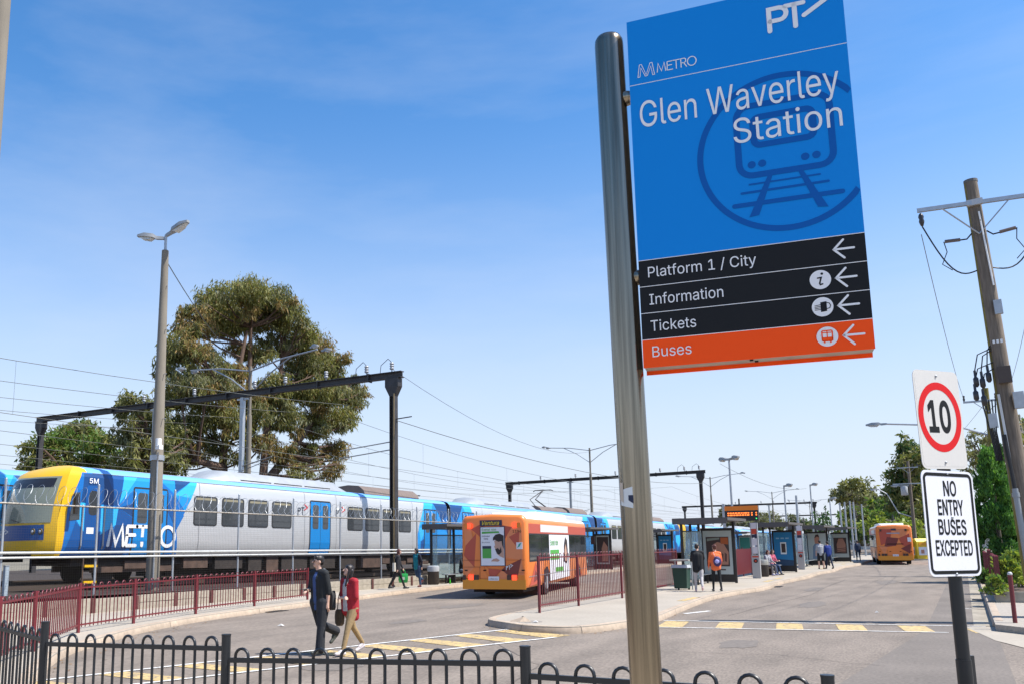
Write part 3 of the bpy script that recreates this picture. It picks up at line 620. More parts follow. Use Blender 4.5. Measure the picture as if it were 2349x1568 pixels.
TROOF = mat('train_roof_grey', (.30, .32, .34), .6, .2, var=.1, scale=2); TGLASS = mat('train_window_glass', (.045, .050, .055), .06, 0, spec=.7); TRUB = mat('window_rubber', (.015, .015, .016), .6)
TUNDER = mat('underframe_dark', (.030, .022, .018), .8, var=.4, scale=4); TBOX = mat('underframe_brown', (.085, .050, .035), .75, var=.4, scale=3); TDOOR = mat('train_door_blue', (.004, .20, .52), .35)
TCREAM = mat('train_interior_blind', (.26, .23, .15), .6); POD = mat('roof_pod_grey', (.33, .35, .37), .5, .2, var=.1, scale=2); PODB = mat('roof_box_brown', (.16, .12, .10), .7, var=.2, scale=2, stretch=(1, 6, 1))
LIV = [T_NAVY, T_BLUE, T_BRIGHT, T_CYAN, T_DK]
# faceted livery at a car end, distance from the car end / height above the sill
FRONT_FACETS = [(1, [(.15, 0), (.19, .6), (.27, 1.66), (.5, 2.25), (.80, 2.90), (5.97, 2.90), (4.94, 1.0), (5.07, 0)]), (0, [(.87, 2.86), (1.78, 2.89), (2.26, 1.79), (1.53, 1.84), (.75, 1.84)]), (4, [(1.78, 2.89), (2.53, 2.89), (2.29, 1.88), (2.24, 1.84)]), (3, [(2.51, 2.89), (3.1, 2.89), (2.31, 1.88)]),
    (2, [(3.1, 2.89), (3.93, 2.89), (3.95, 2.5), (2.96, 2.44), (2.31, 1.84)]), (0, [(2.3, 1.75), (2.98, 1.94), (3.01, 1.38)]), (3, [(.62, 1.25), (.75, 1.86), (2.28, 1.76), (2.2, 1.13), (1.2, .55)]), (4, [(2.3, 1.75), (2.93, 1.38), (2.99, 1.15), (2.2, 1.13)]), (0, [(2.2, 1.13), (2.99, 1.15), (2.6, .0), (1.7, 0)]), (2, [(2.99, 1.15), (4.0, 1.3), (3.9, .2), (2.75, .35)]),
    (2, [(3.93, 2.89), (4.83, 2.89), (4.79, 2.37)]), (1, [(4.13, 2.82), (4.79, 2.37), (4.43, 2.11)]), (0, [(4.83, 2.88), (5.63, 2.89), (4.85, 2.45)]), (3, [(5.63, 2.89), (5.96, 2.89), (5.62, 2.24), (4.79, 2.34)]), (2, [(4.79, 2.34), (5.62, 2.24), (5.31, 1.73)]), (1, [(4.79, 2.34), (5.28, 1.55), (4.94, 1.02)]), (4, [(4.79, 2.34), (4.94, 1.02), (4.42, 1.83)]), (4, [(.19, .0), (.60, 1.2), (1.2, .58), (1.7, 0)])]
END_FACETS = [(2, [(.0, 0), (.0, 2.9), (2.55, 2.9), (3.35, 1.02), (3.22, 0)]), (3, [(2.55, 2.9), (1.62, 2.9), (1.85, 2.43), (3.2, 1.47)]), (0, [(1.62, 2.9), (.0, 2.9), (.0, 2.29), (.75, 1.84)]), (3, [(3.2, 1.47), (2.35, 1.49), (3.0, .73)]), (4, [(3.0, .73), (2.2, 1.09), (2.2, 0), (2.95, 0)]), (1, [(.75, 1.84), (0, 2.29), (0, 1.2)]), (2, [(.75, 1.84), (1.85, 2.43), (1.2, .9)])]
TSL = .0122
def zbot(y): return 1.70-TSL*(y-17.5)
def train_car(y0, Ln, label, cab0=False, cab1=False, x0=-25.5, z_add=0.0, detail=True, pods=(), numb=None, group='carriages of the blue and silver train'):
    T = thing('train_carriage', label, 'train', (x0, y0, zbot(y0)+z_add), group=group, rot=(-TSL, 0, 0))
    ring = lambda y: [(tx(z) if z else tx(0), y, z) for z, _ in TP]+[(-3.05-tx(z), y, z) for z, _ in TP[-2::-1]]
    ya = 1.0 if cab0 else .12; yb = Ln-(1.0 if cab1 else .12)
    n = len(TP)*2-1; mb = MB(); r0, r1 = ring(ya), ring(yb); mb.v = r0+r1
    for k in range(n-1):
        z = max(r0[k][2], r0[k+1][2]); zl = min(r0[k][2], r0[k+1][2])
        mb.f.append([k, k+1, n+k+1, n+k]); mb.m.append(1 if zl >= 2.88 and z <= 3.13 else (2 if zl > 3.0 else 0))
    mb.f += [list(range(n)), [n-1, 0, n, 2*n-1], list(range(n, 2*n))]; mb.m += [3, 3, 3]
    mb.build('body', [SILVER, SKYB, TROOF, TUNDER], T, 30)
    # livery
    for (flag, fac) in ((cab0, 0), (cab1, 1)):
        mb = MB()
        for i, (c, P) in enumerate(FRONT_FACETS if flag else END_FACETS):
            P = [(p[0] if fac == 0 else Ln-p[0], p[1]) for p in P]; P = [(min(max(p[0], .13), Ln-.13), p[1]) for p in P] if not flag else P
            side_poly(mb, P, .004+.0004*i, c)
        mb.build('livery', LIV, T)
    # windows and doors: (start, end)
    if Ln > 24: wins = [(5.76, 6.99), (7.24, 8.49), (8.73, 9.95), (10.18, 11.46), (15.52, 16.75), (16.99, 18.20), (18.47, 19.69), (19.95, 21.12)]; doors = [(2.95, 4.42), (12.76, 14.17), (22.49, 23.75)]
    else: wins = [(4.2+1.48*k, 5.42+1.48*k) for k in (0, 1, 2, 3)]+[(Ln-5.42-1.48*k, Ln-4.2-1.48*k) for k in (0, 1, 2, 3)]; doors = [(1.5, 2.9), (Ln/2-.7, Ln/2+.7), (Ln-2.9, Ln-1.5)]
    if cab1 and not cab0: wins = [(Ln-b, Ln-a) for a, b in wins]; doors = [(Ln-b, Ln-a) for a, b in doors]
    for a, b in wins:
        wd = side_poly(MB(), rrect(a, 1.20, b, 2.36, .12, 4), .010).build('window', TRUB, T)
        side_poly(MB(), rrect(a+.05, 1.25, b-.05, 2.31, .09, 4), .013).build('pane', TGLASS, wd)
        if detail: side_poly(MB(), [(a+.08, 2.21), (b-.08, 2.21), (b-.12, 2.295), (a+.12, 2.295)], .0145).build('blind', TCREAM, wd)
    for a, b in doors:
        fr = side_poly(MB(), rrect(a-.06, .05, b+.06, 2.53, .10, 4), .012).build('door_frame', TRUB, T)
        m_ = (a+b)/2
        for (p, q) in ((a, m_-.012), (m_+.012, b)):
            d = side_poly(MB(), [(p, .08), (q, .08), (q, 2.46), (p, 2.46)], .018).build('door', TDOOR, T)
            c_ = (p+q)/2; w2 = (q-p)*.30
            side_poly(MB(), rrect(c_-w2, 1.22, c_+w2, 2.32, .09, 4), .022).build('door_window', TGLASS, d)
    if detail:   # panel seams, gutter and soot streaks below the roof line
        SEAM = mat('panel_seam', (.16, .165, .17), .6); GRIME = mat('side_grime', (.40, .395, .385), .5, .2, var=.12, scale=5)
        for ys_ in ([6.05, 12.35, 14.65, 18.35, 21.3] if Ln > 24 else [4.0, Ln/2-1.2, Ln/2+1.2, Ln-4.0]): side_poly(MB(), [(ys_, .02), (ys_+.014, .02), (ys_+.014, 2.88), (ys_, 2.88)], .0135).build('panel_seam', SEAM, T)
        side_poly(MB(), [(1.2, 2.885), (Ln-.2, 2.885), (Ln-.2, 2.905), (1.2, 2.905)], .016).build('rain_gutter', SEAM, T)
        side_poly(MB(), [(5.4, .02), (Ln-3.5, .02), (Ln-3.5, .24), (5.4, .24)], .003).build('grime_band', GRIME, T)
    # underframe, bogies
    mb = MB().b2((-2.6, .8, -.28), (-.42, Ln-.8, -.01)); mb.b2((-2.75, 5.4, -.74), (-1.0, Ln-5.4, -.27)); mb.build('underframe_and_dark_skirt', TUNDER, T)  # second box is a dark skirt added to hide the sunlit ballast beyond
    rg = random.Random(int(y0*10))
    yy = 5.6
    while yy < Ln-6.2:
        w_ = rg.uniform(.7, 1.9); h_ = rg.uniform(.35, .72); MB().b2((-.75, yy, -.06-h_), (-.26, yy+w_, -.03)).build('equipment_box', rg.choice([TBOX, TUNDER, TBOX]), T); yy += w_+rg.uniform(.15, .5)
    for yc in (3.4, Ln-3.4):
        bg_ = MB().b2((-.55, yc-1.75, -.52), (-.36, yc+1.75, -.30)).b2((-2.7, yc-1.75, -.52), (-2.5, yc+1.75, -.30)).b2((-2.6, yc-.3, -.5), (-.5, yc+.3, -.1)).b2((-.4, yc-.5, -.40), (-.28, yc+.5, -.12)).build('bogie', TBOX, T)
        for dy in (-1.1, 1.1):
            for xx in (-.62, -2.38): MB().cyl((xx, yc+dy, -.50), (xx-.12, yc+dy, -.50), .43, seg=18).build('wheel', TUNDER, bg_, 40)
    for (a, b, h_, m_) in pods:
        pr = lambda y, e: [(-.42-e*.5, y, 3.10), (-.52-e, y, 3.13+h_*.45), (-.85-e, y, 3.2+h_*.85), (-1.525, y, 3.2+h_), (-2.2+e, y, 3.2+h_*.85), (-2.53+e, y, 3.13+h_*.45), (-2.63+e*.5, y, 3.10)]
        pr0 = lambda y: [(p[0]*.8-.3, y, 3.1+(p[2]-3.1)*.12) for p in pr(y, 0)]
        pd = MB().loft([pr0(a), pr(a+.9, .05), pr(a+1.3, 0), pr(b-1.3, 0), pr(b-.9, .05), pr0(b)] if m_ is POD else [pr(a, 0), pr(b, 0)]).build('roof_unit', m_, T, 30)
        if m_ is POD:
            for k in range(3):
                s_ = a+1.7+k*(b-a-3.2)/3; MB().b2((-.56, s_, 3.15), (-.45, s_+(b-a)*.2, 3.21)).build('vent', TUNDER, pd)
    for (flag, y_) in ((cab0, 0), (cab1, 1)):
        if not flag: MB().b2((-2.7, (y_*Ln-.16 if y_ == 0 else Ln-.14), .1), (-.35, (.14 if y_ == 0 else Ln+.16), 2.95)).build('gangway', mat('gangway_black', (.018, .018, .02), .8), T); continue
        cab(T, Ln if y_ else 0, -1 if y_ else 1, numb)
    return T
YF = [(0, -.03), (.3, -.08), (1.1, -.10), (1.8, .0), (2.4, .15), (2.75, .27), (2.9, .36), (3.03, .52), (3.12, .74), (3.19, .9), (3.21, 1.0)]
def yfz(z):
    for (a, xa), (b, xb) in zip(YF, YF[1:]):
        if z <= b: return xa+(xb-xa)*(z-a)/(b-a)
    return 1.0
def cab(T, yo, sg, numb):
    def F(p, z, off=0.0):
        hw = 1.525+tx(z); bul = .62*(1-(z/3.3)**5)*(1-abs(p)**2.4)
        return (-1.525+p*(hw+off*(abs(p) > .99)), yo+sg*(yfz(z)-bul-off), z)
    def patch(p0, p1, z0, z1, off, n=12, m=8, shape=None):
        mb = MB(); vs_ = [F(p0+(p1-p0)*i/n if not shape else shape(i/n, j/m)[0], z0+(z1-z0)*j/m if not shape else shape(i/n, j/m)[1], off) for j in range(m+1) for i in range(n+1)]
        return mb.add(vs_, [(j*(n+1)+i, j*(n+1)+i+1, (j+1)*(n+1)+i+1, (j+1)*(n+1)+i) for j in range(m) for i in range(n)])
    zs = [0, .12, .35, .6, .9, 1.2, 1.8, 2.3, 2.75, 2.90, 3.03, 3.12, 3.19, 3.21]; n = 14
    mb = MB(); mb.add([F(-1+2*i/n, z) for z in zs for i in range(n+1)], [(j*(n+1)+i, j*(n+1)+i+1, (j+1)*(n+1)+i+1, (j+1)*(n+1)+i) for j in range(len(zs)-1) for i in range(n)])
    for side in (-1, 1):
        A = [F(side, z) for z, _ in TP]; B = [((tx(z) if side > 0 else -3.05-tx(z)), yo+sg*1.0, z) for z, _ in TP]; k = len(A)
        mb.add(A+B, [(i, i+1, k+i+1, k+i) for i in range(k-1)])
    nose = mb.build('cab_shell', T_YEL, T, 40)
    ws = patch(0, 1, 0, 1, .012, 16, 8, lambda i, j: ((-.93+1.84*i)*(1-.03*j), 1.13+.06*abs(i-.5)+(1.58-.03*abs(i-.5))*j)).build('windscreen', mat('windscreen_pale_reflection', (.20, .215, .165), .07, spec=.7), nose, 40)  # pale reflection of the surroundings is painted into the glass colour
    patch(0, 1, 0, 1, .016, 12, 2, lambda i, j: ((-.86+1.70*i)*.95, 2.34+.32*j)).build('destination_panel', mat('cab_dark', (.02, .02, .024), .3), ws)
    patch(0, 1, 0, 1, .008, 12, 4, lambda i, j: ((-.99+1.80*i), .56+.50*j+.05*abs(i-.5))).build('blue_front_panel', T_DK, nose, 40)
    patch(-.6, .6, 0.02, .24, .010, 8, 2).build('coupler_recess', TUNDER, nose)
    for p in (-.86, -.70, .62, .76):
        c = Vector(F(p, .86, .02)); h = MB().lathe([(.105, 0), (.105, .03), (.06, .035), (.001, .035)], 14).build('headlight', mat('lamp_bezel', (.10, .07, .02), .5), nose, loc=c, rot=(R(90)*sg, 0, 0))
        MB().ball((0, 0, .03), (.06, .06, .03), 8).build('lens', mat('lamp_lens', (.6, .6, .62), .1, .3), h)
    for p in (-.45, .25):
        c0, c1 = F(p, 1.17, .03), F(p-.28, 1.27, .03); MB().tube([c0, c1], .014, 6).build('wiper', TRUB, nose)
    if sg > 0:
        # PT> on the nose
        mb = MB(); fn = lambda q: F(-.08+q[0]*.13-.2, .78+q[1]*.19, .016)
        for P in ([(-1.6, -.55), (-1.6, .55), (-.9, .55), (-.75, .3), (-.9, .05), (-1.6, .0)], [(-.5, .55), (.4, .55)], [(-.05, .55), (-.05, -.55)], [(.5, .8), (1.3, .45), (.5, .1)]): ribbon(mb, P, .2, fn=fn)
        mb.build('transport_mark', WHITE, nose)
        # cab side
        side_poly(MB(), [(.33, 1.23), (.47, 2.18), (.71, 2.20), (.73, 1.28)], .016).build('cab_side_window', TGLASS, T)
        cd = side_poly(MB(), rrect(.93, .28, 1.56, 2.45, .15, 5), .016).build('cab_door', T_DK, T); side_poly(MB(), rrect(1.06, 1.44, 1.42, 2.28, .14, 5), .020).build('cab_door_window', TGLASS, cd)
        flat(MB(), [(1.02, .81), (1.30, .81), (1.30, 1.02), (1.02, 1.02)], fn=lambda p: (.021, p[0], p[1])).build('notice', WHITE, cd)
        for y in (.83, 1.70): MB().tube([(tx(1.78)+.02, y, 1.78), (tx(1.7)+.05, y, 1.7), (tx(.4)+.05, y, .4), (tx(.3)+.02, y, .3)], .028, 6).build('grab_rail', STEEL, T)
        lad = MB().b2((-.10, 1.02, -.95), (-.06, 1.06, 0)).b2((-.10, 1.55, -.95), (-.06, 1.59, 0)).build('step_frame', TBOX, T)
        for z in (-.28, -.82): MB().b2((-.12, 1.06, z-.04), (.0, 1.55, z+.04)).build('step', T_YEL, lad)
        MB().tube([(.02, .42, 2.1), (.30, .40, 2.05), (.30, .38, 1.5)], .02, 6).b2((.24, .30, 1.45), (.36, .44, 2.1)).build('mirror', TRUB, T)
        if numb:
            text(numb, T, (.012, 1.04, 2.53), WHITE, rot=(0, 0, R(90)), width=.36, height=.18, bold=.02, name='set_number')
        mb = MB(); metro(mb, 1.92, .42, .68, 2.92, .125, lambda p: (tx(p[1])+.030, p[0], p[1])); mb.build('operator_name', WHITE, T)
def pt_mark(T, y, z=1.75, s=.20):
    mb = MB(); fn = lambda q: (.016, y+q[0]*s, z+q[1]*s)
    for P in ([(-1.6, -.9), (-1.6, .6), (-.9, .6), (-.75, .3), (-.9, .0), (-1.6, .0)], [(-.45, .75), (.45, .75)], [(0, .75), (0, -.8)]): ribbon(mb, P, .22, fn=fn)
    mb.build('transport_mark', mat('mark_grey', (.07, .075, .085), .5), T)
    ribbon(MB(), [(.55, 1.5), (1.65, .8), (.55, .2)], .22, fn=fn).build('transport_mark_arrow', mat('mark_red', (.55, .03, .035), .5), T)
c1_ = train_car(17.5, 25.1, 'yellow-nosed leading carriage with big white METRO lettering and number 5M', cab0=True, numb='5M', pods=((7.0, 16.4, .42, POD), (17.5, 22.6, .40, PODB)))
pt_mark(c1_, 12.2, 2.02); pt_mark(c1_, 14.95, 2.02)
c2_ = train_car(42.75, 23.2, 'middle carriage with a raised pantograph seen above the orange bus', pods=((3.4, 13.5, .40, POD), (13.7, 18.5, .30, PODB), (19.0, 22.6, .42, PODB)))
def pantograph(T, y, up=True):
    p = MB(); H_ = 4.75 if up else 3.95
    p.tube([(-1.1, y+1.2, 3.35), (-1.3, y-.6, 3.35+(H_-3.35)*.45), (-1.5, y+1.2, H_)], .05, 6); p.tube([(-1.95, y+1.2, 3.35), (-1.75, y-.6, 3.35+(H_-3.35)*.45), (-1.5, y+1.2, H_)], .04, 6)
    p.tube([(-.7, y+1.3, H_-.05), (-.85, y+1.25, H_+.03), (-2.2, y+1.25, H_+.03), (-2.35, y+1.3, H_-.05)], .035, 6); p.b2((-2.1, y+.9, 3.2), (-.95, y+1.5, 3.38))
    p.build('pantograph', DARKSTEEL, T)
pantograph(c2_, 15.2)
c3_ = train_car(66.2, 24.6, 'third carriage of the train with a yellow cab end behind the shelter', cab1=True, pods=((3.4, 12.5, .40, POD), (15, 20, .4, PODB)))
c4_ = train_car(92.0, 24.6, 'fourth carriage of the train coupled nose to nose behind the third', cab0=True, detail=False, pods=((7, 16.4, .4, POD),))
c5_ = train_car(116.9, 23.2, 'fifth carriage of the train, distant between two shelters', detail=False, pods=((4, 13, .4, POD),))
c6_ = train_car(140.4, 24.6, 'last carriage of the train, farthest along the platform', cab1=True, detail=False, pods=((4, 13, .4, POD),))
train_car(-3.2, 23.2, 'blue-ended carriage on the track behind the yellow nose at the left edge', x0=-29.6, z_add=.12, detail=False, group='carriages standing on the second track')
MB().tube([(-26.4, 39.2, zbot(39)+3.55), (-26.8, 39.5, zbot(39)+3.60), (-27.3, 42.3, zbot(39)+3.72)], .045, 6).build('lowered_pantograph_arm', DARKSTEEL, None)
bpy.data.objects['lowered_pantograph_arm'].parent = c1_; bpy.data.objects['lowered_pantograph_arm'].location = -Vector(c1_.location)
# ================================================================== overhead-line gantries
def gantry(y, xr, xl, z, label, drops=(), zc=None, fine=True):
    g_ = thing('line_gantry', label, 'gantry', (xr, y, zrail(y)-.3), group='overhead line gantries across the tracks'); b = zrail(y)-.3
    def column(x, zt):
        c = MB().b2((x-.16, -.15, 0), (x-.11, .15, zt-1.0)).b2((x+.11, -.15, 0), (x+.16, .15, zt-1.0)).b2((x-.11, -.03, 0), (x+.11, .03, zt-1.0))
        c.loft([[(x-.16, -.15, zt-1.0), (x+.16, -.15, zt-1.0), (x+.16, .15, zt-1.0), (x-.16, .15, zt-1.0)], [(x-.40, -.2, zt-.5), (x+.40, -.2, zt-.5), (x+.40, .2, zt-.5), (x-.40, .2, zt-.5)], [(x-.40, -.2, zt-.08), (x+.40, -.2, zt-.08), (x+.40, .2, zt-.08), (x-.40, .2, zt-.08)]])
        return c.build('column', DARKSTEEL, g_)
    zr_ = z[0]-b; zl_ = z[1]-b; xl_ = xl-xr
    column(0, zr_); column(xl_, zl_)
    h = .17
    MB().loft([[(x, -.16, zz-h), (x, .16, zz-h), (x, .16, zz-h+.04), (x, .03, zz-h+.04), (x, .03, zz+h-.04), (x, .16, zz+h-.04), (x, .16, zz+h), (x, -.16, zz+h), (x, -.16, zz+h-.04), (x, -.03, zz+h-.04), (x, -.03, zz-h+.04), (x, -.16, zz-h+.04)] for x, zz in ((.55, zr_+.1), (xl_-.55, zl_+.1))]).build('beam', DARKSTEEL, g_)
    if fine:
        k = 0
        x = -1.5
        while x > xl_+1:
            zz = zr_+(zl_-zr_)*x/xl_+.1; MB().b2((x-.03, -.18, zz-h-.05), (x+.03, .18, zz+h+.05)).build('stiffener', DARKSTEEL, g_); x -= 3.4; k += 1
    for d, ln in drops:
        x = d-xr; zz = zr_+(zl_-zr_)*x/xl_
        dr = MB().b2((x-.12, -.1, zz-ln), (x+.12, .1, zz-.1)).b2((x-.4, -.06, zz-.25), (x+.4, .06, zz-.15)).build('drop_post', STEEL, g_)
        a = MB().tube([(x+.1, 0, zz-ln+.35), (x+2.3, .0, zz-ln+.75)], .035, 6).tube([(x+.1, 0, zz-ln+.1), (x+2.0, 0, zz-ln+.55)], .02, 6).build('registration_arm', mat('arm_grey', (.28, .27, .24), .5, .4), dr)
    for i, x in enumerate((-.1, -1.7, -4.4, -7.3, -9.6, -14.5, -19)):
        if x < xl_: continue
        zz = zr_+(zl_-zr_)*x/xl_+h+.1; ins = MB().lathe([(.03, 0), (.03, .12), (.10, .14), (.12, .2), (.08, .26), (.12, .32), (.08, .38), (.12, .44), (.09, .5), (.001, .51)], 10, c=(x, 0, zz)).build('insulator', mat('insulator_grey', (.33, .34, .36), .4), g_, 40)
        if fine and i in (0, 1): MB().tube([(x, 0, zz+.5), (x-.3, .1, zz+.75), (x-.75, .1, zz+.45), (x-.85, .1, zz-.3)], .018, 5).build('jumper_cable', TRUB, ins)
    return g_
g1 = gantry(35.0, -24.1, -53.6, (10.45, 10.75), 'near dark steel gantry whose right column stands before the train', ((-34.6, 4.4), (-42.0, 5.6)))
for z in (6.6, 7.0): MB().tube([(-.1, 0, z-zrail(35)+.45), (-3.4, 0, z-zrail(35)+.2)], .03, 6).build('registration_arm', MATS['arm_grey'], g1)
MB().tube([(.1, 0, 7.9), (1.1, 0, 7.95)], .03, 6).build('bracket', DARKSTEEL, g1)
MB().tube([(.12, -.20, .2), (.12, -.20, 4.9), (.16, -.2, 9.2)], .035, 6).build('conduit', mat('conduit_brass', (.22, .16, .08), .5, .3), g1)
gantry(93.3, -23.8, -47.0, (9.35, 9.15), 'middle dark steel gantry beyond the orange bus', ((-31.5, 4.2), (-39, 4.2)))
gantry(176, -23.8, -48.5, (8.9, 8.9), 'far dark steel gantry above the bus shelters', ((-32, 3.6),), fine=False)
gantry(255, -23.8, -50, (8.6, 8.6), 'farthest faint gantry above the distant shelters', (), fine=False)
# ================================================================== lamp posts
LAMPG = mat('lamp_housing', (.36, .36, .35), .5, .4); LENS = mat('lamp_glass', (.62, .60, .55), .25)
def lamp_head(T, base, direction, ln=.78, tilt=.12, tail=.35):
    b = Vector(base); d = Vector(direction).normalized(); s = d.cross(Vector((0, 0, 1))).normalized(); up = Vector((0, 0, 1))
    def ringp(t, w_, h0, h1): c = b+d*t+up*(t*tilt); return [c-s*w_+up*h0, c+s*w_+up*h0, c+s*w_*.8+up*h1, c-s*w_*.8+up*h1]
    hd = MB().loft([ringp(0, .05, -.05, .05), ringp(tail, .06, -.06, .06), ringp(tail+.1, .14, -.02, .12), ringp(tail+ln*.6, .17, -.02, .13), ringp(tail+ln, .08, -.02, .06)]).build('lamp_head', LAMPG, T, 40)
    MB().loft([ringp(tail+.13, .12, -.03, -.01), ringp(tail+.25, .13, -.12, -.01), ringp(tail+ln*.7, .12, -.10, -.01), ringp(tail+ln*.92, .06, -.03, -.01)]).build('lamp_lens', LENS, hd, 40)
T = thing('lamp_post', 'tall concrete lamp post with twin heads in front of the METRO lettering', 'lamp post', (-23.75, 19.95, .45))
MB().lathe([(.225, 0), (.225, 3.3), (.222, 3.31), (.12, 12.15), (.10, 12.17), (.001, 12.17)], 20).build('post', CONC, T, 40)
MB().cyl((0, 0, 12.1), (0, 0, 12.75), .05, seg=10).build('spigot', STEEL, T, 40)
lamp_head(T, (0, 0, 12.62), (-.90, -.42, 0), .72); lamp_head(T, (0, 0, 12.72), (.97, .10, 0), .78, tilt=.34, tail=.25)
cam_ = MB().b2((.22, -.28, 4.9), (.42, -.12, 5.05)).cyl((.30, -.22, 5.0), (.30, -.22, 5.28), .10, seg=12).build('camera_housing', WHITE, T, 40)
MB().lathe([(.245, 0), (.245, .18)], 18, c=(0, 0, 4.55)).build('clamp_band', STEEL, T, 40); MB().tube([(.20, -.14, .3), (.185, -.135, 4.5), (.28, -.2, 4.8)], .03, 6).build('conduit', STEEL, T)
mb = MB()
for k in range(7): MB().tube([(0.0, 0, 6+.8*k), ((.36-.025*k)*(-1)**k, 0, 6+.8*k)], .012, 5).build('climbing_step', STEEL, T)
def rail_lamp(y, label):
    T = thing('lamp_post', label, 'lamp post', (-36, y, .2), group='double-armed lamp posts beyond the tracks')
    MB().lathe([(.20, 0), (.14, 9.6), (.10, 9.62), (.10, 12.6), (.001, 12.61)], 14).build('post', CONC, T, 40)
    for s in (-1, 1):
        arm = MB().tube([(0, 0, 12.3), (s*2.5, 0, 12.75), (s*5.2, 0, 12.95)], .05, 6).tube([(0, 0, 10.9), (s*1.6, 0, 12.0), (s*3.2, 0, 12.78)], .04, 6).build('arm', STEEL, T)
        for dy in (-.5, .5): lamp_head(T, (s*5.1, dy, 12.98), (s, dy*.3, 0), .5, tilt=0, tail=.15)
    return T
for k, l in enumerate(('double-armed lamp post rising in front of the large gum tree', 'double-armed lamp post left of the sign pole beyond the train', 'double-armed lamp post behind the middle gantry column', 'distant double-armed lamp post above the blue poster shelter', 'farthest double-armed lamp post near the far gantry')): rail_lamp(37+55.2*k, l)
def street_pole(u, v_top, x, label, head=1, r_=.07):
    p = onX(u, v_top, x); T = thing('lamp_post', label, 'lamp post', (x, p.y, .1), group='slim lamp posts along the bus lanes')
    MB().lathe([(r_, 0), (r_*.7, p.z-.1), (.001, p.z-.09)], 8).build('post', STEEL, T, 40)
    if head: lamp_head(T, (0, 0, p.z-.15), (.8*head, -.6*head, 0), .5, tilt=.05, tail=.25)
    if head == 2: lamp_head(T, (0, 0, p.z-.15), (-.8, .6, 0), .5, tilt=.05, tail=.25)
street_pole(1672, 1050, -10.3, 'slim steel lamp post rising behind the orange display board', 2)
street_pole(1798, 1112, -10.2, 'slim lamp post above the blue poster shelter', 1); street_pole(1858, 1110, -10.2, 'slim lamp post with one head right of the far gantry', 1); street_pole(1903, 1142, -10.2, 'slim lamp post left of the distant conifers', 1)
for k, (u, v) in enumerate(((1826, 1135), (1926, 1152), (1937, 1150), (1949, 1148), (1957, 1150), (1976, 1155))): street_pole(u, v, -9.4, 'bare slim pole number %s from the left before the far trees' % ('one', 'two', 'three', 'four', 'five', 'six')[k], 0, .10)
T = thing('concrete_pole', 'near concrete pole cut by the left edge of the picture', 'pole', tuple(onY(-66, 1500, 3.0+1.2)[:2])+(.15,))
MB().lathe([(.135, 0), (.115, 14)], 20).build('shaft', CONC, T, 40)
T.location = onZ(-112, 1568, .3); T.location.z = .15
pb = onZ(8, 1402, .15); T = thing('steel_post', 'pale grey steel post behind the maroon fence at the left edge', 'post', (pb.x, pb.y, .15)); MB().b2((-.06, -.06, 0), (.06, .06, 1.35)).build('shaft', mat('pale_steel', (.36, .42, .47), .5, .2), T); MB().b2((-.07, -.07, 1.35), (.07, .07, 1.37)).build('cap', STEEL, T)
# ================================================================== timber utility poles
TIMBER = mat('weathered_timber', (.175, .140, .108), .92, var=.35, scale=7, bump=.5, stretch=(4, 4, .35), var2=.15, scale2=.8); LICHEN = mat('lichen_timber', (.19, .155, .035), .95, var=.4, scale=5, stretch=(3, 3, .6)); PORC = mat('porcelain_dark', (.035, .032, .032), .35); CABLE = mat('cable_black', (.012, .012, .013), .6)
UX, UY = .98, 24.6
U = thing('utility_pole', 'tall weathered timber power pole beside the conifer at right edge', 'utility pole', (UX+.40, UY, .15), rot=(0, R(-2.15), 0))
def leaned(h): return (0.0*h, 0, h)
MB().loft([[(r_*math.cos(a)*(1+.05*math.sin(3*a+h)), r_*math.sin(a), h) for a in [2*math.pi*k/18 for k in range(18)]] for h, r_ in ((0, .225), (2, .215), (4, .205), (6, .19), (8, .175), (9.6, .16), (10.85, .15))]).build('pole', TIMBER, U, 40)
MB().loft([[(r_*math.cos(a), r_*math.sin(a), h) for a in [R(178+8*k) for k in range(6)]] for h, r_ in ((0, .227), (3, .212), (6, .192), (8.5, .173), (10.8, .153))], cap0=False, cap1=False, closed=False).build('lichen_streak', LICHEN, U, 40)
MB().lathe([(.158, 10.8), (.158, 10.87), (.001, 10.88)], 16).build('pole_cap', mat('cap_grey', (.12, .12, .12), .7), U)
CA = Vector((math.cos(R(17)), math.sin(R(17)), .0))
def ca(t, z, dy=0): return (CA.x*t, CA.y*t+dy, z)
arm_z = 10.2
MB().loft([[(CA.x*t, CA.y*t-.22, arm_z-.05+.015*t), (CA.x*t, CA.y*t-.14, arm_z-.05+.015*t), (CA.x*t, CA.y*t-.14, arm_z+.05+.015*t), (CA.x*t, CA.y*t-.22, arm_z+.05+.015*t)] for t in (-1.32, 1.55)]).build('crossarm', STEEL, U)
for s in (-1, 1): MB().tube([ca(s*.75, arm_z-.05, -.2), (0, -.17, arm_z-.82)], .018, 6).build('brace', STEEL, U)
MB().b2((-.18, -.24, arm_z-.07), (.18, -.14, arm_z+.08)).build('bracket_plate', mat('bracket_pale', (.5, .5, .5), .5, .4), U)
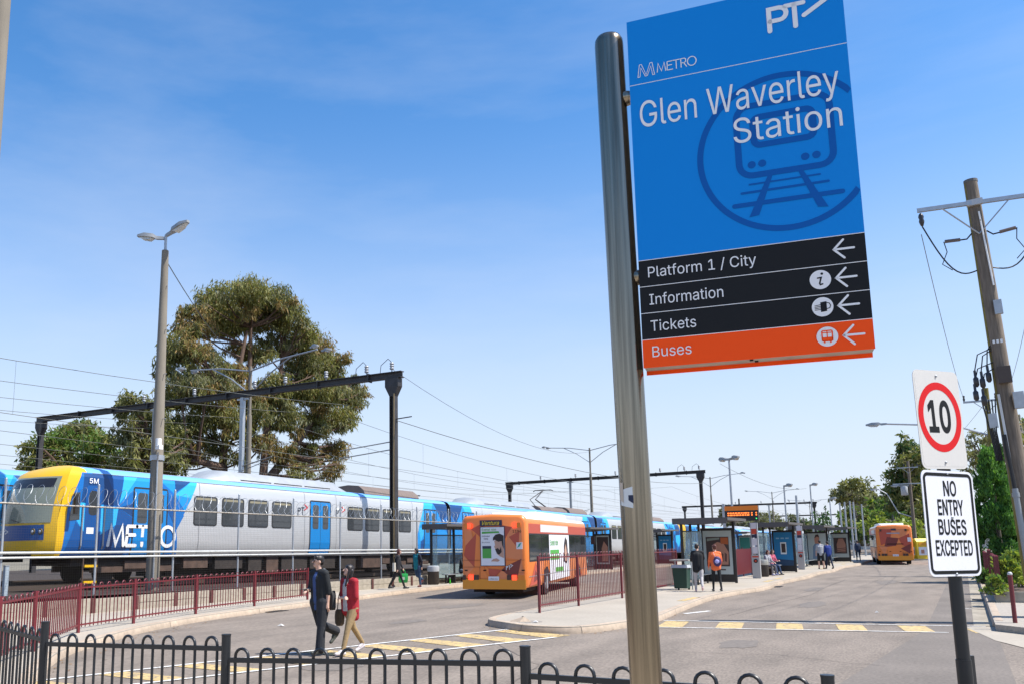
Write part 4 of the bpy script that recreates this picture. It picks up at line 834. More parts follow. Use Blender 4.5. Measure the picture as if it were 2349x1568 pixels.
for s, tt in ((-1, 1.25), (1, 1.45)):
    c = Vector(ca(s*tt, arm_z-.1, -.18)); MB().lathe([(.02, 0), (.05, -.04), (.065, -.1), (.05, -.16), (.065, -.22), (.05, -.28), (.03, -.34), (.001, -.36)], 10, c=c).build('insulator', PORC, U, 40)
    e = c+Vector((0, 0, -.36)); P = []
    for k in range(13):
        t = k/12; q = e.lerp(Vector((s*.17, -.17, arm_z-1.75)), t); q.z -= .85*math.sin(math.pi*t)*.62; P.append(q)
    MB().tube(P, .018, 5).build('jumper_cable', CABLE, U)
    a = Vector((s*.16, -.17, arm_z-.78)); b = a+Vector((s*.42, 0, -.10)); MB().tube([a, a+Vector((s*.12, 0, -.12)), b], .02, 5).build('fuse_bracket', CABLE, U)
    MB().tube([b+Vector((-s*.16, 0, 0)), b+Vector((s*.18, 0, .03))], [.045, .045], 8).build('fuse_tube', mat('fuse_grey', (.14, .11, .10), .6), U)
    MB().tube([b+Vector((s*.2, 0, .03)), b+Vector((s*.16, 0, -.25)), b+Vector((s*.3, 0, -.55)), b+Vector((s*.1, 0, -.75))], .012, 5).build('lead_wire', CABLE, U)
MB().tube([(.06, -.18, arm_z-.25), (.12, -.19, arm_z-2.2)], .022, 6).build('white_conduit', WHITE, U)
mb = MB(); MB().tube([(-.14, -.18, 5.3), (-.12, -.215, 3.6), (-.10, -.235, 1.2), (-.10, -.245, .1)], .032, 6).build('white_cable_cover', mat('cable_cover', (.62, .62, .60), .5), U)
MB().b2((.05, -.30, 7.25), (.22, -.17, 7.6)).build('junction_box', STEEL, U); MB().b2((-.10, -.33, 5.55), (.18, -.17, 5.95)).build('junction_box', mat('box_brown', (.07, .05, .04), .6), U); MB().b2((.14, -.30, 4.9), (.36, -.14, 5.3)).build('junction_box', STEEL, U); MB().b2((-.42, -.2, 4.5), (-.24, -.1, 4.85)).build('junction_box', STEEL, U)
for k in range(3): MB().b2((-.09+.08*k, -.185, 6.55), (-.04+.08*k, -.178, 6.64)).build('pole_tag', WHITE, U)
MB().b2((.12, -.265, 2.35), (.32, -.245, 2.80)).build('notice_plate', WHITE, U)
for k, (dx, z) in enumerate(((-.55, 5.55), (-.42, 5.5), (-.28, 5.62), (-.60, 5.2), (-.45, 5.05))):
    MB().lathe([(.025, 0), (.06, .05), (.06, .22), (.03, .26), (.03, .42), (.001, .43)], 8, c=(dx, -.1-.03*k, z)).build('surge_arrester', PORC, U, 40)
    MB().tube([(dx, -.1, z+.4), (dx*.8, -.1, z+.8), (-.15, -.15, z+.9)], .014, 5).build('lead_wire', CABLE, U)
for k in range(5): MB().tube([(-.5+.07*k, -.12, 5.2), (-.42+.03*k, -.12-.02*k, 4.4), (-.38+.03*k, -.1, 3.7)], .016, 5).build('hanging_cable', CABLE, U)
cn = MB().tube([(-.10, -.30, .0), (-.12, -.30, 3.0)], .065, 10).lathe([(.08, 0), (.08, .1)], 10, c=(-.12, -.30, 2.8)).build('steel_conduit', mat('conduit_grey', (.27, .29, .31), .5, .4), U, 40)
MB().tube([(-.12, -.30, 3.0), (-.16, -.26, 4.3)], .045, 8).build('cable_sheath', CABLE, cn)
MB().b2((-.12, -.26, .0), (.12, -.19, 1.7)).build('galvanised_guard', mat('guard_blue_grey', (.30, .36, .40), .5, .3), U)
UP1 = Vector((UX, UY, .15))
def small_pole(x, y, h, label, trans=False):
    P = thing('utility_pole', label, 'utility pole', (x, y, .1)); MB().lathe([(.18, 0), (.13, h), (.001, h+.01)], 12).build('pole', LICHEN if not trans else TIMBER, P, 40)
    MB().b2((-1.1, -.2, h-.75), (.9, -.1, h-.65)).build('crossarm', STEEL, P)
    for dx in (-1.05, -.4, .4, .85): MB().lathe([(.03, 0), (.06, .1), (.04, .2), (.06, .3), (.001, .34)], 8, c=(dx, -.15, h-.65)).build('insulator', PORC, P, 40)
    for s in (-1, 1): MB().tube([(s*.6, -.15, h-.75), (0, -.15, h-1.3)], .02, 5).build('brace', STEEL, P)
    if trans:
        MB().lathe([(.30, 0), (.34, .05), (.34, .85), (.30, .92), (.001, .95)], 14, c=(-.55, -.2, h-3.6)).build('transformer', mat('transformer_grey', (.40, .41, .42), .5), P, 40)
        MB().b2((-1.6, -.16, h-2.45), (1.2, -.08, h-2.33)).build('crossarm', STEEL, P)
        lamp_head(P, (-.1, -.2, h-2.6), (-1, -.15, 0), .8, tilt=0, tail=.9)
        MB().tube([(0, 0, h-5.9), (-1.3, -.2, h-5.4), (-2.2, -.3, h-3.4), (-2.9, -.4, h-2.9)], .06, 6).build('lamp_arm', STEEL, P); lamp_head(P, (-2.9, -.4, h-2.9), (-1, -.15, 0), .6, tilt=0, tail=.3)
    else:
        MB().tube([(-.1, -.2, h-3.3), (.9, -.5, h-3.45)], .17, 10).build('cable_bundle', CABLE, P)
        MB().tube([(0, 0, h-2.6), (-1.6, .1, h-1.9), (-5.0, .3, h-1.5)], .05, 6).build('lamp_arm', STEEL, P)
        lamp_head(P, (-4.9, .3, h-1.5), (-1, .1, 0), .8, tilt=0, tail=.3)
    return P
P2 = small_pole(1.75, 54.0, 9.9, 'second timber power pole behind the speed limit plate'); P3 = small_pole(-4.3, 102, 10, 'far timber power pole with grey transformer before the dark tree', True)
# ================================================================== overhead wires
WIRE = mat('wire_dark', (.15, .15, .13), .5, .3)
def wire(a, b, sag, r_, label, name='overhead_wire', group='overhead wires', n=14):
    a, b = Vector(a), Vector(b); P = [a.lerp(b, k/n)-Vector((0, 0, sag*4*(k/n)*(1-k/n))) for k in range(n+1)]
    return tag(MB().tube([p-a for p in P], r_, 4).build(name, WIRE, None, loc=a), label, 'wire', group)
spans = [(-24, 35), (35, 93.3), (93.3, 176), (176, 255)]
for i, x in enumerate((-27.0, -31.0, -34.8, -38.6, -42.4)):
    T = thing('catenary_wire', 'pair of railway wires over track %s counted from the fence' % ('one', 'two', 'three', 'four', 'five')[i], 'wire', (x, 0, 0), group='railway contact wires')
    for k, (a, b) in enumerate(spans):
        g0, g1 = zrail(a), zrail(b); top = 7.9 if k else 8.6; tm = []
        for j in range(17):
            t = j/16; y = a+(b-a)*t; tm.append((0, y, g0+(g1-g0)*t+top-(1.35)*4*t*(1-t)))
        MB().tube(tm, .011, 4).build('messenger_wire', WIRE, T); MB().tube([(0, a, g0+5.6), (0, b, g1+5.6)], .010, 4).build('contact_wire', WIRE, T)
        if k < 3:
            for j in range(2, 16, 3): MB().tube([(0, tm[j][1], tm[j][2]), (0, tm[j][1], g0+(g1-g0)*j/16+5.6)], .005, 3).build('dropper', WIRE, T)
wire((-23.75, 19.95, 12.3), (-36, 37, 12.5), .5, .02, 'thin cable from the twin lamp post to the gum tree lamp')
for k, (z0, z1) in enumerate(((10.1, 9.2), (10.1, 9.2), (10.15, 9.25))): wire((UX+(-1.25, 1.45, .1)[k]*.96, UY-.3+(-1.25, 1.45, .1)[k]*.3, z0-.2*(k < 2)-.3), (1.75+(-1.05, .85, .4)[k], 54.0-.15, 9.5), .5, .009, ('left', 'right', 'middle')[k]+' power wire strung between the two timber poles')
wire((1.75, 53.8, 9.3), (-4.3, 101.8, 9.4), .9, .012, 'power wire from second timber pole to the far transformer pole')
wire((-23.9, 35, 8.2), (-23.6, 93.3, 8.2), 1.0, .018, 'feeder cable between near and middle gantry columns')
wire((-24.2, 35, 10.9), (-36, 92.4, 12.4), 1.6, .014, 'sagging cable from near gantry to the double-armed lamp')
wire((-10.3, 44.4, 5.9), (-10.2, 72.0, 6.0), .5, .010, 'thin cable strung between the slim island lamp posts')
# ================================================================== buses
B_OR = mat('bus_orange', (.80, .215, .040), .36, coat=.2); B_OR2 = mat('bus_light_orange', (.74, .235, .090), .36); B_RED = mat('bus_terracotta', (.47, .075, .042), .36); B_MAR = mat('bus_dark_red', (.19, .030, .026), .36); B_AMB = mat('bus_amber', (.70, .27, .02), .36)
B_WHITE = mat('bus_white', (.72, .71, .68), .38, coat=.2); B_GLASS = mat('bus_glass', (.022, .026, .028), .05, spec=.7); LAMPR = mat('brake_lamp_lit', (1.0, .045, .015), .4, emit=1.6); LAMPD = mat('lamp_dark', (.06, .03, .02), .4); LAMPO = mat('lamp_amber', (.75, .22, .02), .3)
GREEN1 = mat('ad_green', (.08, .36, .06), .5); ADW = mat('ad_white', (.74, .74, .77), .5); SKIN_AD = mat('ad_skin', (.50, .30, .22), .6); HAIR_AD = mat('ad_hair', (.03, .02, .018), .6); NAVY_AD = mat('ad_navy', (.02, .025, .06), .5)
def bus(label, loc, rz, near):
    Ln, W, Z0, Z1 = 12.0, 2.5, .40, 2.88
    T = thing('bus', label, 'bus', loc, rz, 'orange route buses')
    # section in XZ around the body; x from -W (left) to 0 (right), y 0 rear .. Ln front
    def sec(y, inset, top=0.0, bot=0.0):
        a, b, z0, z1 = -W+inset, -inset, Z0+bot, Z1-top; r_ = .26
        P = [(a+.06, z0), (b-.06, z0), (b, z0+.12)]+[(b-r_+r_*math.cos(R(q)), z1-r_+.16+r_*math.sin(R(q))) for q in (0, 25, 50, 75)]+[(-W/2, z1+.20)]+[(a+r_-r_*math.cos(R(q)), z1-r_+.16+r_*math.sin(R(q))) for q in (75, 50, 25, 0)]+[(a, z0+.12)]
        return [(p[0], y, p[1]) for p in P]
    rings = [sec(.0, .10, .10, .03), sec(.05, .035, .03, .01), sec(.16, 0), sec(Ln-.45, 0), sec(Ln-.15, .06, .05), sec(Ln, .22, .18, .05)]
    mb = MB(); n = len(rings[0]); mb.v = [p for r_ in rings for p in r_]
    for i in range(len(rings)-1):
        for k in range(n):
            roof = 4 <= k <= 9; mb.f.append([i*n+k, i*n+(k+1) % n, (i+1)*n+(k+1) % n, (i+1)*n+k]); mb.m.append(1 if roof and i >= 2 else 0)
    mb.f += [list(range(n)), [(len(rings)-1)*n+k for k in range(n)]]; mb.m += [0, 2]
    mb.build('body', [B_OR, B_WHITE, B_GLASS], T, 50)
    MB().loft([[(-W+.25+e, y, 3.0), (-W+.3+e, y, 3.0+h), (-.3-e, y, 3.0+h), (-.25-e, y, 3.0)] for y, e, h in ((2.2, .3, .04), (2.9, .05, .24), (8.6, .05, .26), (9.6, .3, .04))]).build('roof_unit', B_WHITE, T, 40)
    # --- rear face, flat print in local XZ at y<0; v(u, z): u 0..1 from left to right
    def rp(P, off=.012): return [(-W+p[0]*W, -off, Z0+p[1]*(Z1-Z0)) for p in P]
    FAC = [(1, [(.04, .98), (.16, .86), (.20, .64), (.06, .62)]), (2, [(.07, .62), (.24, .80), (.20, .30), (.04, .48)]), (0, [(.24, .80), (.33, .92), (.33, .30), (.20, .30)]), (1, [(.03, .48), (.20, .30), (.05, .14)]), (0, [(.20, .30), (.33, .34), (.42, .13), (.05, .14)]), (2, [(.16, .86), (.36, .96), (.34, .70), (.24, .80)]), (2, [(.60, .92), (.80, .88), (.72, .78), (.62, .60)]), (1, [(.72, .78), (.80, .90), (.93, .92), (.94, .40), (.66, .44)]), (2, [(.74, .74), (.90, .82), (.88, .56)]),
           (3, [(.66, .30), (.92, .42), (.84, .08), (.62, .26)]), (1, [(.84, .08), (.92, .42), (.96, .16)]), (2, [(.40, .28), (.62, .26), (.46, .10)]), (1, [(.62, .26), (.84, .08), (.50, .10)]), (0, [(.42, .28), (.36, .32), (.42, .12)])]
    if not near: FAC = [(2, [(.08, .95), (.45, .95), (.38, .55), (.12, .45)]), (1, [(.45, .95), (.92, .95), (.75, .62)]), (3, [(.30, .70), (.62, .66), (.5, .34), (.2, .38)]), (2, [(.62, .66), (.92, .80), (.94, .34), (.70, .45)]), (3, [(.66, .34), (.95, .5), (.9, .18)]), (1, [(.05, .45), (.3, .4), (.2, .14)]), (0, [(.3, .4), (.7, .45), (.6, .12), (.2, .14)])]
    for i, (c, P) in enumerate(FAC): MB().add([(x, y-.0006*i, z) for x, y, z in rp(P)], [tuple(range(len(P)))]).build('rear_facet', [B_OR, B_OR2, B_RED, B_MAR][c], T)
    LR = LAMPR if near else LAMPD
    def rect(u0, v0, u1, v1, name, m, off=.022, th=.02, par=T): 
        a = rp([(u0, v0)])[0]; b = rp([(u1, v1)])[0]; return MB().b2((a[0], -off-th, a[2]), (b[0], -off+.012, b[2])).build(name, m, par)
    g = lambda p: (-W+p[0]*W, -.055, Z0+p[1]*(Z1-Z0))
    rect(.02, -.02, .98, .125, 'bumper', B_AMB, .03, .02)
    for u0, u1, m_ in ((.02, .07, LAMPD), (.115, .185, LR), (.19, .27, LAMPD), (.70, .77, LAMPD), (.775, .845, LR), (.86, .97, LAMPO)): rect(u0, .115, u1, .185, 'tail_lamp', m_, .035, .02)
    for u0, u1, m_ in ((.06, .105, LAMPO), (.105, .165, LR), (.80, .86, LR), (.865, .92, LAMPO)): rect(u0, .875, u1, .945, 'high_tail_lamp', m_, .03, .02)
    pl = rect(.42, .105, .58, .165, 'number_plate', ADW, .05, .01); text('1960 AO', pl, (-W+.5*W, -.068, Z0+.118*(Z1-Z0)), NAVY_AD, width=.3, align='CENTER')
    for u in (.34, .62, .05, .92): rect(u, .245, u+.045, .262, 'rear_vent', BLACK, .02, .012)
    if near:
        b_ = rect(.30, .905, .64, .99, 'operator_board', NAVY_AD, .02, .025); text('Ventura', b_, (-W+.47*W, -.055, Z0+.918*(Z1-Z0)), mat('ad_gold', (.75, .52, .03), .5), width=.66, height=.15, align='CENTER', shear=.35, bold=.02)
        ad = rect(.30, .315, .68, .895, 'poster_frame', NAVY_AD, .018, .02); rect(.312, .325, .668, .885, 'poster', ADW, .03, .016, ad)
        A = lambda p: (-W+p[0]*W, -.052, Z0+p[1]*(Z1-Z0))
        for t_, u, v, w_, m_ in (('Exetel nbn', .33, .835, .55, GREEN1), ('Unlimited', .33, .745, .30, NAVY_AD), ('Data', .36, .705, .16, NAVY_AD), ('$64.99/mth', .33, .655, .30, NAVY_AD)): text(t_, ad, A((u, v)), m_, width=w_, bold=.01)
        flat(MB(), [(.33, .79), (.60, .80), (.59, .825), (.33, .82)], fn=A).build('poster_print', GREEN1, ad); flat(MB(), [(.335, .43), (.47, .43), (.47, .585), (.335, .585)], fn=A).build('poster_print', GREEN1, ad); flat(MB(), [(.335, .57), (.47, .57), (.47, .61), (.335, .61)], fn=lambda p: (A(p)[0], -.054, A(p)[2])).build('poster_print', NAVY_AD, ad)
        B = lambda o: (lambda p: (A(p)[0], -.0535-o, A(p)[2]))
        flat(MB(), [(.52, .68), (.53, .62), (.515, .60), (.54, .55), (.56, .49), (.60, .46), (.664, .43), (.664, .70), (.60, .74)], fn=B(0)).build('portrait_face', SKIN_AD, ad); flat(MB(), [(.50, .69), (.50, .73), (.54, .775), (.60, .79), (.664, .76), (.664, .56), (.64, .62), (.63, .68), (.58, .67), (.53, .70)], fn=B(.001)).build('portrait_hair', HAIR_AD, ad); flat(MB(), [(.53, .56), (.57, .58), (.60, .55), (.62, .60), (.63, .52), (.59, .48), (.555, .50)], fn=B(.002)).build('portrait_beard', HAIR_AD, ad); flat(MB(), [(.46, .385), (.50, .42), (.55, .43), (.60, .40), (.57, .38), (.52, .385)], fn=B(.001)).build('portrait_hand', SKIN_AD, ad)
        text('1196', T, (-W+.80*W, -.03, Z0+.80*(Z1-Z0)), BLACK, width=.32, height=.10, name='fleet_number')
        d_ = rect(.85, .56, .94, .66, 'service_decal', ADW, .02, .012); flat(MB(), [(.86, .575), (.89, .64), (.93, .65), (.90, .60)], fn=lambda p: (-W+p[0]*W, -.036, Z0+p[1]*(Z1-Z0))).build('decal_mark', mat('ad_teal', (.05, .35, .25), .5), d_)
        mk = MB(); gg = lambda p: (-W+(.74+p[0]*.03)*W, -.034, Z0+(.295+p[1]*.028+p[0]*.004)*(Z1-Z0))
        for P in ([(-1.6, -1), (-1.6, .8), (-.9, .8), (-.8, .3), (-1.5, 0)], [(-.5, .9), (.4, .9)], [(0, .9), (0, -1)], [(.5, 1.5), (1.6, .8), (.5, 0)]): ribbon(mk, P, .28, fn=gg)
        mk.build('transport_mark', WHITE, T)
    else:
        rect(.43, .90, .57, .96, 'operator_board', NAVY_AD, .02, .012); rect(.3, .80, .66, .835, 'poster_strip', mat('ad_grey', (.35, .36, .4), .5), .02, .01); rect(.28, .47, .74, .495, 'engine_grille', BLACK, .02, .01); d_ = rect(.86, .55, .96, .68, 'service_decal', ADW, .02, .012)
    SEAMB = mat('bus_seam', (.20, .06, .02), .6)
    for (u0, v0, u1, v1) in ((.03, .40, .30, .404), (.69, .40, .97, .404), (.03, .30, .30, .304), (.69, .215, .97, .219), (.285, .06, .289, .30), (.71, .06, .714, .30)): rect(u0, v0, u1, v1, 'panel_seam', SEAMB, .026, .004)
    # --- sides
    side = 1 if near else -1; xs = .006 if near else -W-.006
    def sp_(P, name, m, off=0.0, par=T): return MB().add([(xs+side*off, p[0], p[1]) for p in P], [tuple(range(len(P)))]).build(name, m, par)
    R4 = lambda a, b, c, d: [(a, b), (c, b), (c, d), (a, d)]
    sp_(R4(.35, 2.36, 11.6, 2.72), 'cove_panel', B_RED); sp_(R4(2.2, 2.42, 7.4, 2.71), 'cove_advert', B_WHITE, .002)
    sp_(R4(.35, 1.32, 11.65, 2.36), 'window_band', TRUB, .001)
    for a, b in ((.42, 2.25), (2.32, 3.55), (7.55, 8.9), (8.98, 10.2), (10.28, 11.6)) if near else [(.42+1.12*k, 1.46+1.12*k) for k in range(10)]: sp_(R4(a, 1.38, b, 2.31), 'window', B_GLASS, .006)
    if near:
        adp = sp_([(3.6, .50), (7.5, .55), (7.5, 2.33), (3.6, 2.33)], 'side_poster', ADW, .008); 
        for t_, y, z, w_, m_ in (('Exetel nbn', 3.75, 1.9, 1.5, GREEN1),): link('lettering', text_me(t_, mtl=m_, width=w_, bold=.01), adp, (xs+.016, y, z), (0, 0, R(90)))
        for a, b, c, d in ((3.75, 1.55, 5.4, 1.72), (3.75, 1.32, 5.4, 1.48), (4.6, .82, 6.2, 1.0)): MB().add([(xs+.014, y, z) for y, z in R4(a, b, c, d)], [(0, 1, 2, 3)]).build('poster_print', GREEN1, adp)
        MB().add([(xs+.014, y, z) for y, z in ((6.3, 1.2), (6.4, 1.9), (6.7, 2.25), (7.1, 2.1), (7.2, 1.5), (7.0, 1.1))], [tuple(range(6))]).build('portrait_hair', HAIR_AD, adp); MB().add([(xs+.018, y, z) for y, z in ((6.5, 1.25), (6.5, 1.7), (6.75, 1.95), (6.95, 1.6), (6.85, 1.2))], [tuple(range(5))]).build('portrait_face', SKIN_AD, adp)
    for i, (c, P) in enumerate(((2, [(.3, .45), (1.3, 1.3), (2.1, .5)]), (1, [(1.3, 1.3), (2.6, 1.3), (2.1, .5)]), (3, [(.9, .55), (1.2, 1.0), (1.8, .7)]), (2, [(8.6, .45), (9.4, 1.3), (10.2, .5)]), (1, [(10.2, .5), (11.4, 1.3), (11.6, .45)]))): sp_(P, 'side_facet', [B_OR, B_OR2, B_RED, B_MAR][c], .003+.001*i)
    for ys_ in (1.9, 4.2, 7.9, 10.4): sp_(R4(ys_, .42, ys_+.015, 1.30), 'panel_seam', SEAMB, .012)
    sp_(R4(.2, .78, 11.6, .80), 'rub_rail', STEEL, .011)
    for yw in (3.05, 9.35):
        for s in (0, 1):
            x_ = -.02 if s == 0 else -W+.02; dx = -.30 if s == 0 else .30
            wh = MB().cyl((x_, yw, .48), (x_+dx, yw, .48), .48, seg=24).build('wheel', RUBBER, T, 40)
            MB().lathe([(.28, 0), (.26, .03), (.12, .05), (.001, .05)], 16).build('rim', STEEL, wh, 40, loc=(x_, yw, .48), rot=(0, R(90 if s == 0 else -90), 0))
        wa = MB(); wa.add([(xs+side*.007, yw+.60*math.cos(R(q)), .48+.60*math.sin(R(q))) for q in range(0, 181, 12)], [tuple(range(16))]).build('wheel_arch', TRUB, T)
    for a_, b_ in ((.5, 3.0), (8.6, 10.2)): MB().b2((-W+.3, a_, .22), (-.3, b_, .45)).build('underbody', TUNDER, T)
    MB().cyl((-W+.25*W, -.02, .38), (-W+.25*W, .3, .38), .06, seg=10).build('exhaust', BLACK, T)
    for s in (0, 1):
        x_ = .05 if s == 0 else -W-.05; MB().tube([(x_-.2*(1 if s == 0 else -1), Ln-.3, 2.75), (x_+.22*(1 if s == 0 else -1), Ln+.15, 2.65), (x_+.22*(1 if s == 0 else -1), Ln+.15, 2.2)], .02, 6).b2((x_+(.12 if s == 0 else -.32), Ln+.1, 1.9), (x_+(.32 if s == 0 else -.12), Ln+.18, 2.3)).build('mirror', TRUB, T)
    return T
p = old(3.09, 31.1); bus('orange bus with portrait poster and lit brake lamps pulling out past the island', (p[0], p[1], 0), R(11.3), True)
p = onZ(2089, 1291, 0); bus('smaller-looking orange bus seen from behind at the far end of the right lane', (-3.35, 75.2, 0), R(7), False)
# ================================================================== bus shelters, totems, bins
SHF = mat('shelter_frame', (.028, .026, .027), .5, .3); SHROOF = mat('shelter_roof', (.050, .045, .042), .6, var=.2, scale=3); SGL = glass('shelter_glass', (.55, .66, .68), .22); ROOFEDGE = mat('roof_edge_grey', (.095, .085, .08), .6)
P_BLUE = mat('poster_blue', (.012, .19, .42), .4); P_DARK = mat('poster_dark', (.055, .03, .028), .4); P_SKIN = mat('poster_skin', (.42, .20, .14), .5); P_GREY = mat('poster_pale', (.42, .47, .47), .45); P_TEAL = mat('poster_teal', (.03, .20, .17), .45); P_STEEL = mat('poster_shirt', (.15, .22, .32), .45); P_ORANGE = mat('poster_orange', (.40, .09, .02), .45)
def shelter(y0, y1, xb, xf, label, poster, group, roof_z=2.62, base=.15, panel=True, bench=True):
    S = thing('bus_shelter', label, 'bus shelter', (xb, y0, base), group=group); L_ = y1-y0; D = xf-xb
    MB().loft([[(-.25, -.35, roof_z-.05), (D+.45, -.35, roof_z+.10), (D+.45, -.35, roof_z+.17), (-.25, -.35, roof_z+.04)], [(-.25, L_+.35, roof_z-.05), (D+.45, L_+.35, roof_z+.10), (D+.45, L_+.35, roof_z+.17), (-.25, L_+.35, roof_z+.04)]]).build('roof', SHROOF, S)
    MB().b2((D+.44, -.37, roof_z+.07), (D+.50, L_+.37, roof_z+.19)).build('roof_edge', ROOFEDGE, S); MB().b2((-.27, -.39, roof_z-.06), (D+.45, -.35, roof_z+.19)).build('roof_edge', ROOFEDGE, S)
    for y in (0, L_*.5, L_): MB().b2((-.05, y-.045, 0), (.05, y+.045, roof_z-.03)).build('post', SHF, S)
    MB().b2((D-.05, L_-.05, 0), (D+.05, L_+.05, roof_z+.1)).build('post', SHF, S)
    for k in range(2):
        a, b = L_*.5*k+.06, L_*.5*(k+1)-.06; MB().b2((-.012, a, .25), (.0, b, 2.25)).build('glass_pane', SGL, S)
        MB().b2((-.03, a, 2.25), (.03, b, 2.30)).build('glazing_rail', SHF, S); MB().b2((-.03, a, .19), (.03, b, .25)).build('glazing_rail', SHF, S)
    MB().b2((.08, -.012, .25), (D*.55, .0, 2.25)).build('glass_pane', SGL, S)
    if bench:
        bn = MB().b2((.25, .5, .40), (.62, L_-.5, .44)).build('bench_seat', STEEL, S)
        for y in (.6, L_-.6): MB().b2((.40, y-.03, 0), (.46, y+.03, .40)).build('bench_leg', SHF, bn)
    if panel:
        x0_, x1_ = .10, D+.02; pn = MB().b2((x0_, L_-.12, .04), (x1_, L_+.12, 2.42)).build('advert_case', SHF, S); yy = L_-.125
        MB().b2((x0_+.10, yy, .38), (x1_-.10, yy+.01, 2.30)).build('advert_pane', P_GREY if poster != 'blue' else P_BLUE, pn)
        g = lambda p: (x0_+.1+p[0]*(x1_-x0_-.2), yy-.004-(p[2] if len(p) > 2 else 0), .38+p[1]*1.92)
        fl = lambda P, m, o=0.0: MB().add([g((a, b, o)) for a, b in P], [tuple(range(len(P)))]).build('advert_print', m, pn)
        if poster == 'portrait':
            fl([(.10, .18), (.90, .18), (.90, .86), (.10, .86)], P_DARK); fl([(.30, .66), (.36, .40), (.60, .22), (.85, .22), (.88, .5), (.72, .70), (.5, .74)], P_SKIN, .002); fl([(.62, .70), (.88, .68), (.88, .84), (.62, .84)], P_ORANGE, .003); fl([(.14, .76), (.58, .80), (.58, .84), (.14, .82)], mat('poster_text_tone', (.22, .25, .22), .5), .003); fl([(.3, .09), (.75, .09), (.75, .12), (.3, .12)], P_DARK, .002)
            for k in range(4): fl([(.36+.12*k, .30), (.44+.12*k, .28), (.46+.12*k, .46), (.38+.12*k, .50)], mat('poster_shadow', (.12, .05, .04), .5), .004)
        elif poster == 'blue':
            fl([(.34, .34), (.66, .34), (.66, .70), (.34, .70)], WHITE); fl([(.39, .39), (.61, .39), (.61, .66), (.39, .66)], P_DARK, .002); fl([(.0, 0), (1, 0), (1, .16), (0, .20)], mat('poster_deep', (.01, .05, .12), .4), .001)
            for k in range(3): fl([(.12+.26*k, .80), (.30+.26*k, .80), (.30+.26*k, .84), (.12+.26*k, .84)], mat('poster_faint', (.25, .45, .6), .4), .002)
        elif poster == 'shirt':
            fl([(.22, .05), (.80, .05), (.74, .55), (.58, .66), (.42, .66), (.26, .52)], P_STEEL); fl([(.38, .62), (.62, .62), (.64, .84), (.54, .93), (.42, .90), (.36, .78)], P_SKIN, .002); fl([(.36, .82), (.44, .95), (.60, .96), (.65, .84), (.52, .88)], P_DARK, .003)
        elif poster == 'face':
            fl([(.10, .16), (.90, .16), (.90, .84), (.10, .84)], P_DARK); fl([(.30, .22), (.80, .22), (.84, .55), (.70, .80), (.42, .80), (.28, .55)], P_SKIN, .002)
            for k in range(3): fl([(.2, .2+.07*k), (.88, .25+.07*k), (.88, .28+.07*k), (.2, .23+.07*k)], mat('poster_shadow', (.12, .05, .04), .5), .003)
        elif poster == 'teal': fl([(.05, .05), (.95, .05), (.95, .95), (.05, .95)], P_TEAL)
        elif poster == 'brown': fl([(.05, .05), (.95, .05), (.95, .95), (.05, .95)], P_DARK); fl([(.4, .1), (.85, .1), (.9, .6), (.6, .8), (.42, .55)], P_SKIN, .002)
    return S
GI, GL = 'bus shelters on the island', 'bus shelters beside the railway fence'
shelter(36.5, 39.3, -10.25, -8.72, 'nearest island bus shelter with a dark portrait poster', 'portrait', GI)
shelter(49.3, 53.4, -9.75, -8.45, 'island bus shelter with a solid blue phone poster', 'blue', GI)
shelter(62.2, 67.0, -9.85, -8.35, 'island bus shelter whose poster shows a figure in a pale blue shirt', 'shirt', GI)
shelter(73.2, 78.2, -9.6, -8.1, 'farthest island bus shelter with a brown face poster', 'face', GI)
shelter(34.4, 38.6, -21.55, -20.95, 'dark-roofed shelter beside the railway fence left of the near bus', 'teal', GL, roof_z=2.6, panel=False)
shelter(51.5, 56.0, -21.8, -20.6, 'railway-side shelter with a dark brown poster right of the near bus', 'brown', GL, bench=False)
shelter(66.5, 70.5, -21.9, -20.6, 'railway-side shelter with a blue poster behind the sign pole', 'blue', GL, bench=False)
shelter(96.5, 100.5, -21.9, -20.4, 'distant railway-side shelter with a teal poster behind the maroon screen', 'teal', GL, bench=False)
# timetable pillars
TG = mat('totem_grey', (.40, .40, .40), .45, .3); TRD = mat('totem_red', (.55, .06, .03), .45); TPAP = mat('timetable_paper', (.66, .62, .64), .6)
def totem(x, y, label):
    T = thing('timetable_pillar', label, 'timetable pillar', (x, y, .15), group='timetable pillars on the island')
    MB().b2((-.19, -.10, 0), (.19, .10, 1.15)).build('cabinet', TG, T); MB().b2((-.17, -.09, 1.15), (-.13, .09, 2.72)).build('upright', STEEL, T); MB().b2((.13, -.09, 1.15), (.17, .09, 2.72)).build('upright', STEEL, T)
    MB().b2((-.13, -.07, 2.16), (.13, .07, 2.42)).build('header_panel', TRD, T); MB().b2((-.13, -.07, 2.42), (.13, .07, 2.72)).build('header_panel', TPAP, T); MB().b2((-.13, -.07, 1.98), (.13, .07, 2.15)).build('route_panel', NAVY_AD, T)
    MB().b2((-.13, -.06, 1.60), (.13, .06, 1.95)).build('timetable', TPAP, T); MB().b2((-.13, -.06, 1.20), (.13, .06, 1.55)).build('timetable', TPAP, T)
    c = MB().lathe([(.10, 0), (.10, .02), (.001, .02)], 18).build('round_button', BLACK, T, loc=(0, -.10, .85), rot=(R(90), 0, 0)); MB().lathe([(.055, 0), (.05, .03), (.001, .03)], 14).build('button_cap', TRD, c)
    MB().b2((-.15, -.105, 1.02), (.15, -.099, 1.09)).build('label_strip', TRD, T)
totem(-8.85, 44.4, 'grey timetable pillar with red header beside the seated pair'); totem(-8.85, 58.1, 'second grey timetable pillar behind the blue poster shelter')
